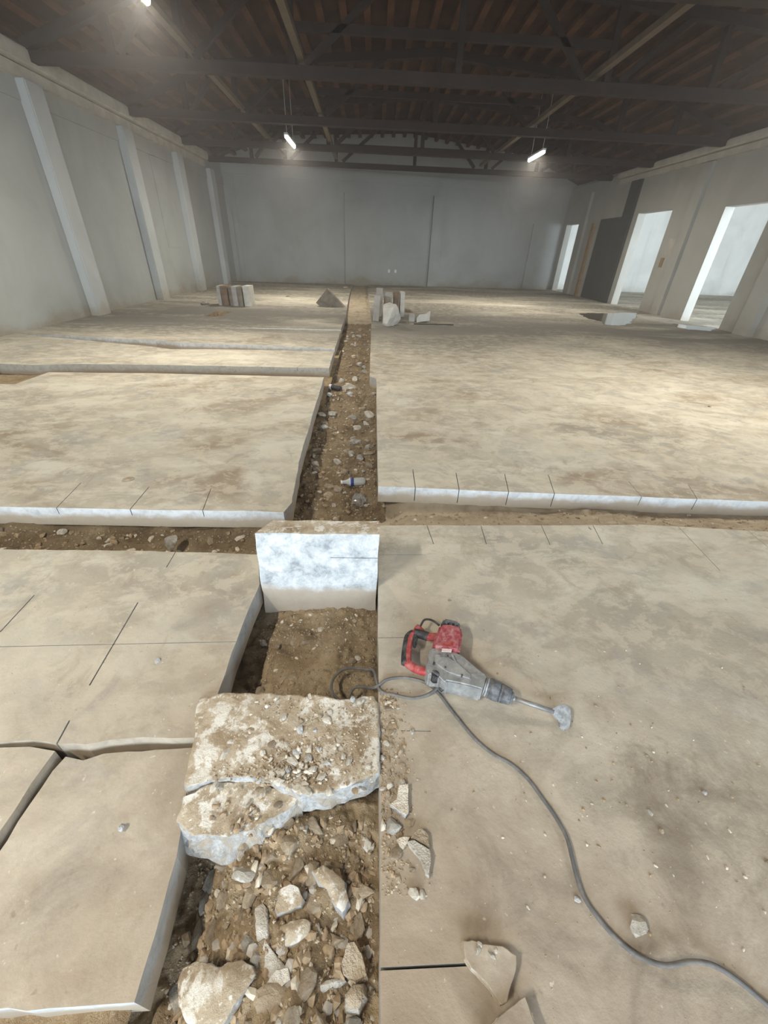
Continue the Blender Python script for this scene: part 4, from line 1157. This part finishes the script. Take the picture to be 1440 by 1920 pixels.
for a in ((-0.171,0.001), (-0.126,-0.02), (-0.063,-0.056)):
    b = bmesh.new(); add_cyl(b, (*a, 0.098), (*a, 0.1085), 0.0048, 0.0042, 10)
    from_bm('cover_screw', b, (M_black,), gear)
prism('maker_plate', [(-0.139,0.048),(-0.107,0.042),(-0.112,0.027),(-0.14,0.032)], 0.1045, 0.1075, M_chuck, 0, parent=gear)
prism('side_ridge', [(-0.093,0.04),(-0.085,0.043),(-0.073,0.003),(-0.079,-0.002)], 0.096, 0.1075, M_blade, 0.001, parent=gear)
kc = (-0.17,-0.046)
b = bmesh.new(); add_cyl(b, (*kc, 0.060), (*kc, 0.1015), 0.0175, 0.016, 24)
knob = from_bm('mode_knob', b, (M_black,), hm)
b = bmesh.new(); add_bar(b, (kc[0] - 0.012, kc[1] + 0.010, 0.104), (kc[0] + 0.012, kc[1] - 0.010, 0.104), 0.007, 0.010)
from_bm('knob_grip', b, (M_chuck,), knob)
# ribs in front of the gearbox, chuck and chisel along one axis
ax0 = Vector((*(0.004,-0.055), 0.055)); ax1 = Vector((*(0.141,-0.121), 0.050))
D = (ax1 - ax0).normalized(); LN = (ax1 - ax0).length
def along(t): return ax0 + D * (LN * t)
for k in range(4):
    b = bmesh.new(); add_cyl(b, along(0.03 + k * 0.065), along(0.065 + k * 0.065), 0.0355, 0.0355, 24)
    from_bm('cooling_rib', b, (M_alu,), hm)
b = bmesh.new(); add_cyl(b, along(0.0), along(0.33), 0.0325, 0.0325, 24); from_bm('barrel', b, (M_chuck,), hm)
b = bmesh.new(); add_cyl(b, along(0.27), along(0.32), 0.038, 0.038, 24); from_bm('collar_ring', b, (M_blade,), hm)
b = bmesh.new()
for t0, t1, r0, r1 in ((0.32, 0.36, 0.038, 0.0415), (0.36, 0.62, 0.0415, 0.0405), (0.62, 0.65, 0.036, 0.036), (0.65, 0.70, 0.038, 0.0375), (0.70, 0.93, 0.0375, 0.032), (0.93, 1.0, 0.026, 0.020)):
    add_cyl(b, along(t0), along(t1), r0, r1, 28)
from_bm('chuck', b, (M_chuck,), hm)
c1 = Vector((*(0.296,-0.166), 0.030))
b = bmesh.new(); add_cyl(b, along(0.97), along(1.0).lerp(c1, 0.06), 0.0125, 0.0105, 16); add_cyl(b, along(1.0).lerp(c1, 0.05), c1, 0.0098, 0.0098, 16)
chis = from_bm('chisel', b, (M_steel,), hm)
# the spade blade twists out of the shaft
b = bmesh.new()
bl = [(0.288,-0.162),(0.326,-0.146),(0.349,-0.149),(0.362,-0.163),(0.355,-0.193),(0.341,-0.221),(0.321,-0.226),(0.31,-0.215),(0.31,-0.198),(0.3,-0.183),(0.291,-0.173)]
zt = [0.036, 0.042, 0.043, 0.040, 0.030, 0.018, 0.008, 0.007, 0.012, 0.020, 0.026]
lo = [b.verts.new((x, y, z - 0.006)) for (x, y), z in zip(bl, zt)]; hi = [b.verts.new((x, y, z + 0.004)) for (x, y), z in zip(bl, zt)]
ce = sum((v.co for v in hi), Vector()) / len(hi)
ch = b.verts.new(ce); cl = b.verts.new(ce - Vector((0, 0, 0.012)))
for i in range(len(bl)):
    j = (i + 1) % len(bl)
    b.faces.new((hi[i], hi[j], ch)); b.faces.new((lo[j], lo[i], cl)); b.faces.new((lo[i], lo[j], hi[j], hi[i]))
bmesh.ops.recalc_face_normals(b, faces=b.faces[:])
from_bm('chisel_blade', b, (M_blade,), chis)
# D-shaped handle
def hz(lst, z): return [(x, y, z) for x, y in lst]
hpath = hz([(-0.126,0.174),(-0.17,0.174),(-0.208,0.19),(-0.242,0.19),(-0.261,0.153),(-0.273,0.096),(-0.277,0.039),(-0.261,0.017),(-0.229,-0.001),(-0.194,-0.008)], 0.060)
b = bmesh.new(); add_tube(b, hpath, 0.0185, 14); handle = from_bm('handle', b, (M_red,), hm)
b = bmesh.new(); add_tube(b, hz([(-0.174,0.174),(-0.206,0.188),(-0.235,0.193)], 0.061), 0.0205, 14); from_bm('rubber_grip', b, (M_black,), handle)
b = bmesh.new(); add_tube(b, hz([(-0.241,0.193),(-0.264,0.171),(-0.277,0.117),(-0.285,0.069),(-0.288,0.028)], 0.061), 0.0175, 14); from_bm('rubber_grip', b, (M_black,), handle)
prism('trigger', [(-0.246,0.178),(-0.223,0.182),(-0.223,0.144),(-0.236,0.114),(-0.247,0.117)], 0.045, 0.075, M_black, 0.005, parent=handle)
b = bmesh.new(); add_tube(b, hz([(-0.223,0.228),(-0.204,0.207),(-0.196,0.19)], 0.060), 0.017, 14); from_bm('handle_horn', b, (M_red,), handle)
b = bmesh.new(); add_tube(b, hz([(-0.21,0.213),(-0.198,0.239),(-0.182,0.266),(-0.16,0.271),(-0.137,0.261),(-0.113,0.235)], 0.068), 0.0052, 10); from_bm('link_cable', b, (M_black,), hm)
b = bmesh.new(); add_tube(b, hz([(-0.123,-0.062),(-0.137,-0.068),(-0.147,-0.076)], 0.035), 0.011, 12); from_bm('cord_boot', b, (M_black,), hm)
# the power cord: loops into the pit and snakes off to the lower right
def off(l, zs): return [(x - 0.45, y - 1.05, z) for (x, y), z in zip(l, zs)]
cz = 0.0065
CP = off([(0.322,1.013),(0.283,0.981),(0.237,0.962),(0.181,0.955),(0.115,0.969),(0.054,0.99)], [0.034, 0.022, 0.010, cz, cz, cz])
CP += off([(0.029,1.1),(-0.001,1.141),(-0.052,1.169),(-0.11,1.175),(-0.152,1.14),(-0.162,1.086),(-0.131,1.029)], [-0.02, -0.07, -0.10, -0.115, -0.125, -0.125, -0.12])
CP += off([(-0.076,1.015),(-0.076,1.045),(-0.048,1.066)], [-0.13, -0.115, -0.09])
CP += off([(0.031,1.009),(0.084,1.039),(0.154,1.05),(0.222,1.037),(0.267,1.01),(0.299,0.971),(0.34,0.906),(0.382,0.837),(0.422,0.781),(0.472,0.735),(0.528,0.701),(0.574,0.651),(0.603,0.595),(0.628,0.539),(0.641,0.483),(0.637,0.433),(0.634,0.385),(0.639,0.342),(0.661,0.298),(0.696,0.254),(0.738,0.225)], [-0.004, cz, cz, cz, 0.010, 0.012] + [cz] * 7 + [0.008, 0.012, 0.014, 0.010] + [cz] * 4)
CP += off([(0.789,0.208),(0.856,0.212),(0.917,0.206),(0.968,0.179),(1.012,0.139),(1.057,0.098)], [0.02, 0.028, 0.02, 0.012, 0.01, 0.008])
b = bmesh.new(); add_tube(b, CP, 0.0062, 10)
o = from_bm('power_cord', b, (M_cord,), hm); tag(o, 'long dusty grey power cord')

# ---------------------------------------------------------------- added haze volume, stands in for lens flare veiling the hall
hz_m = bpy.data.materials.new('lens_haze_volume'); hz_m.use_nodes = True
nt = hz_m.node_tree; nt.nodes.remove(nt.nodes['Principled BSDF'])
vs_ = nt.nodes.new('ShaderNodeVolumeScatter'); vs_.inputs['Density'].default_value = HAZE; vs_.inputs['Anisotropy'].default_value = 0.35
vs_.inputs['Color'].default_value = (0.97, 0.91, 0.88, 1)
nt.links.new(vs_.outputs[0], nt.nodes['Material Output'].inputs['Volume'])
bm = bmesh.new(); add_box(bm, XL - 0.12, SX + 0.1, YF - 0.12, 25.6, -0.5, 5.84)
o = from_bm('lens_haze', bm, (hz_m,)); tag(o, kind='structure')
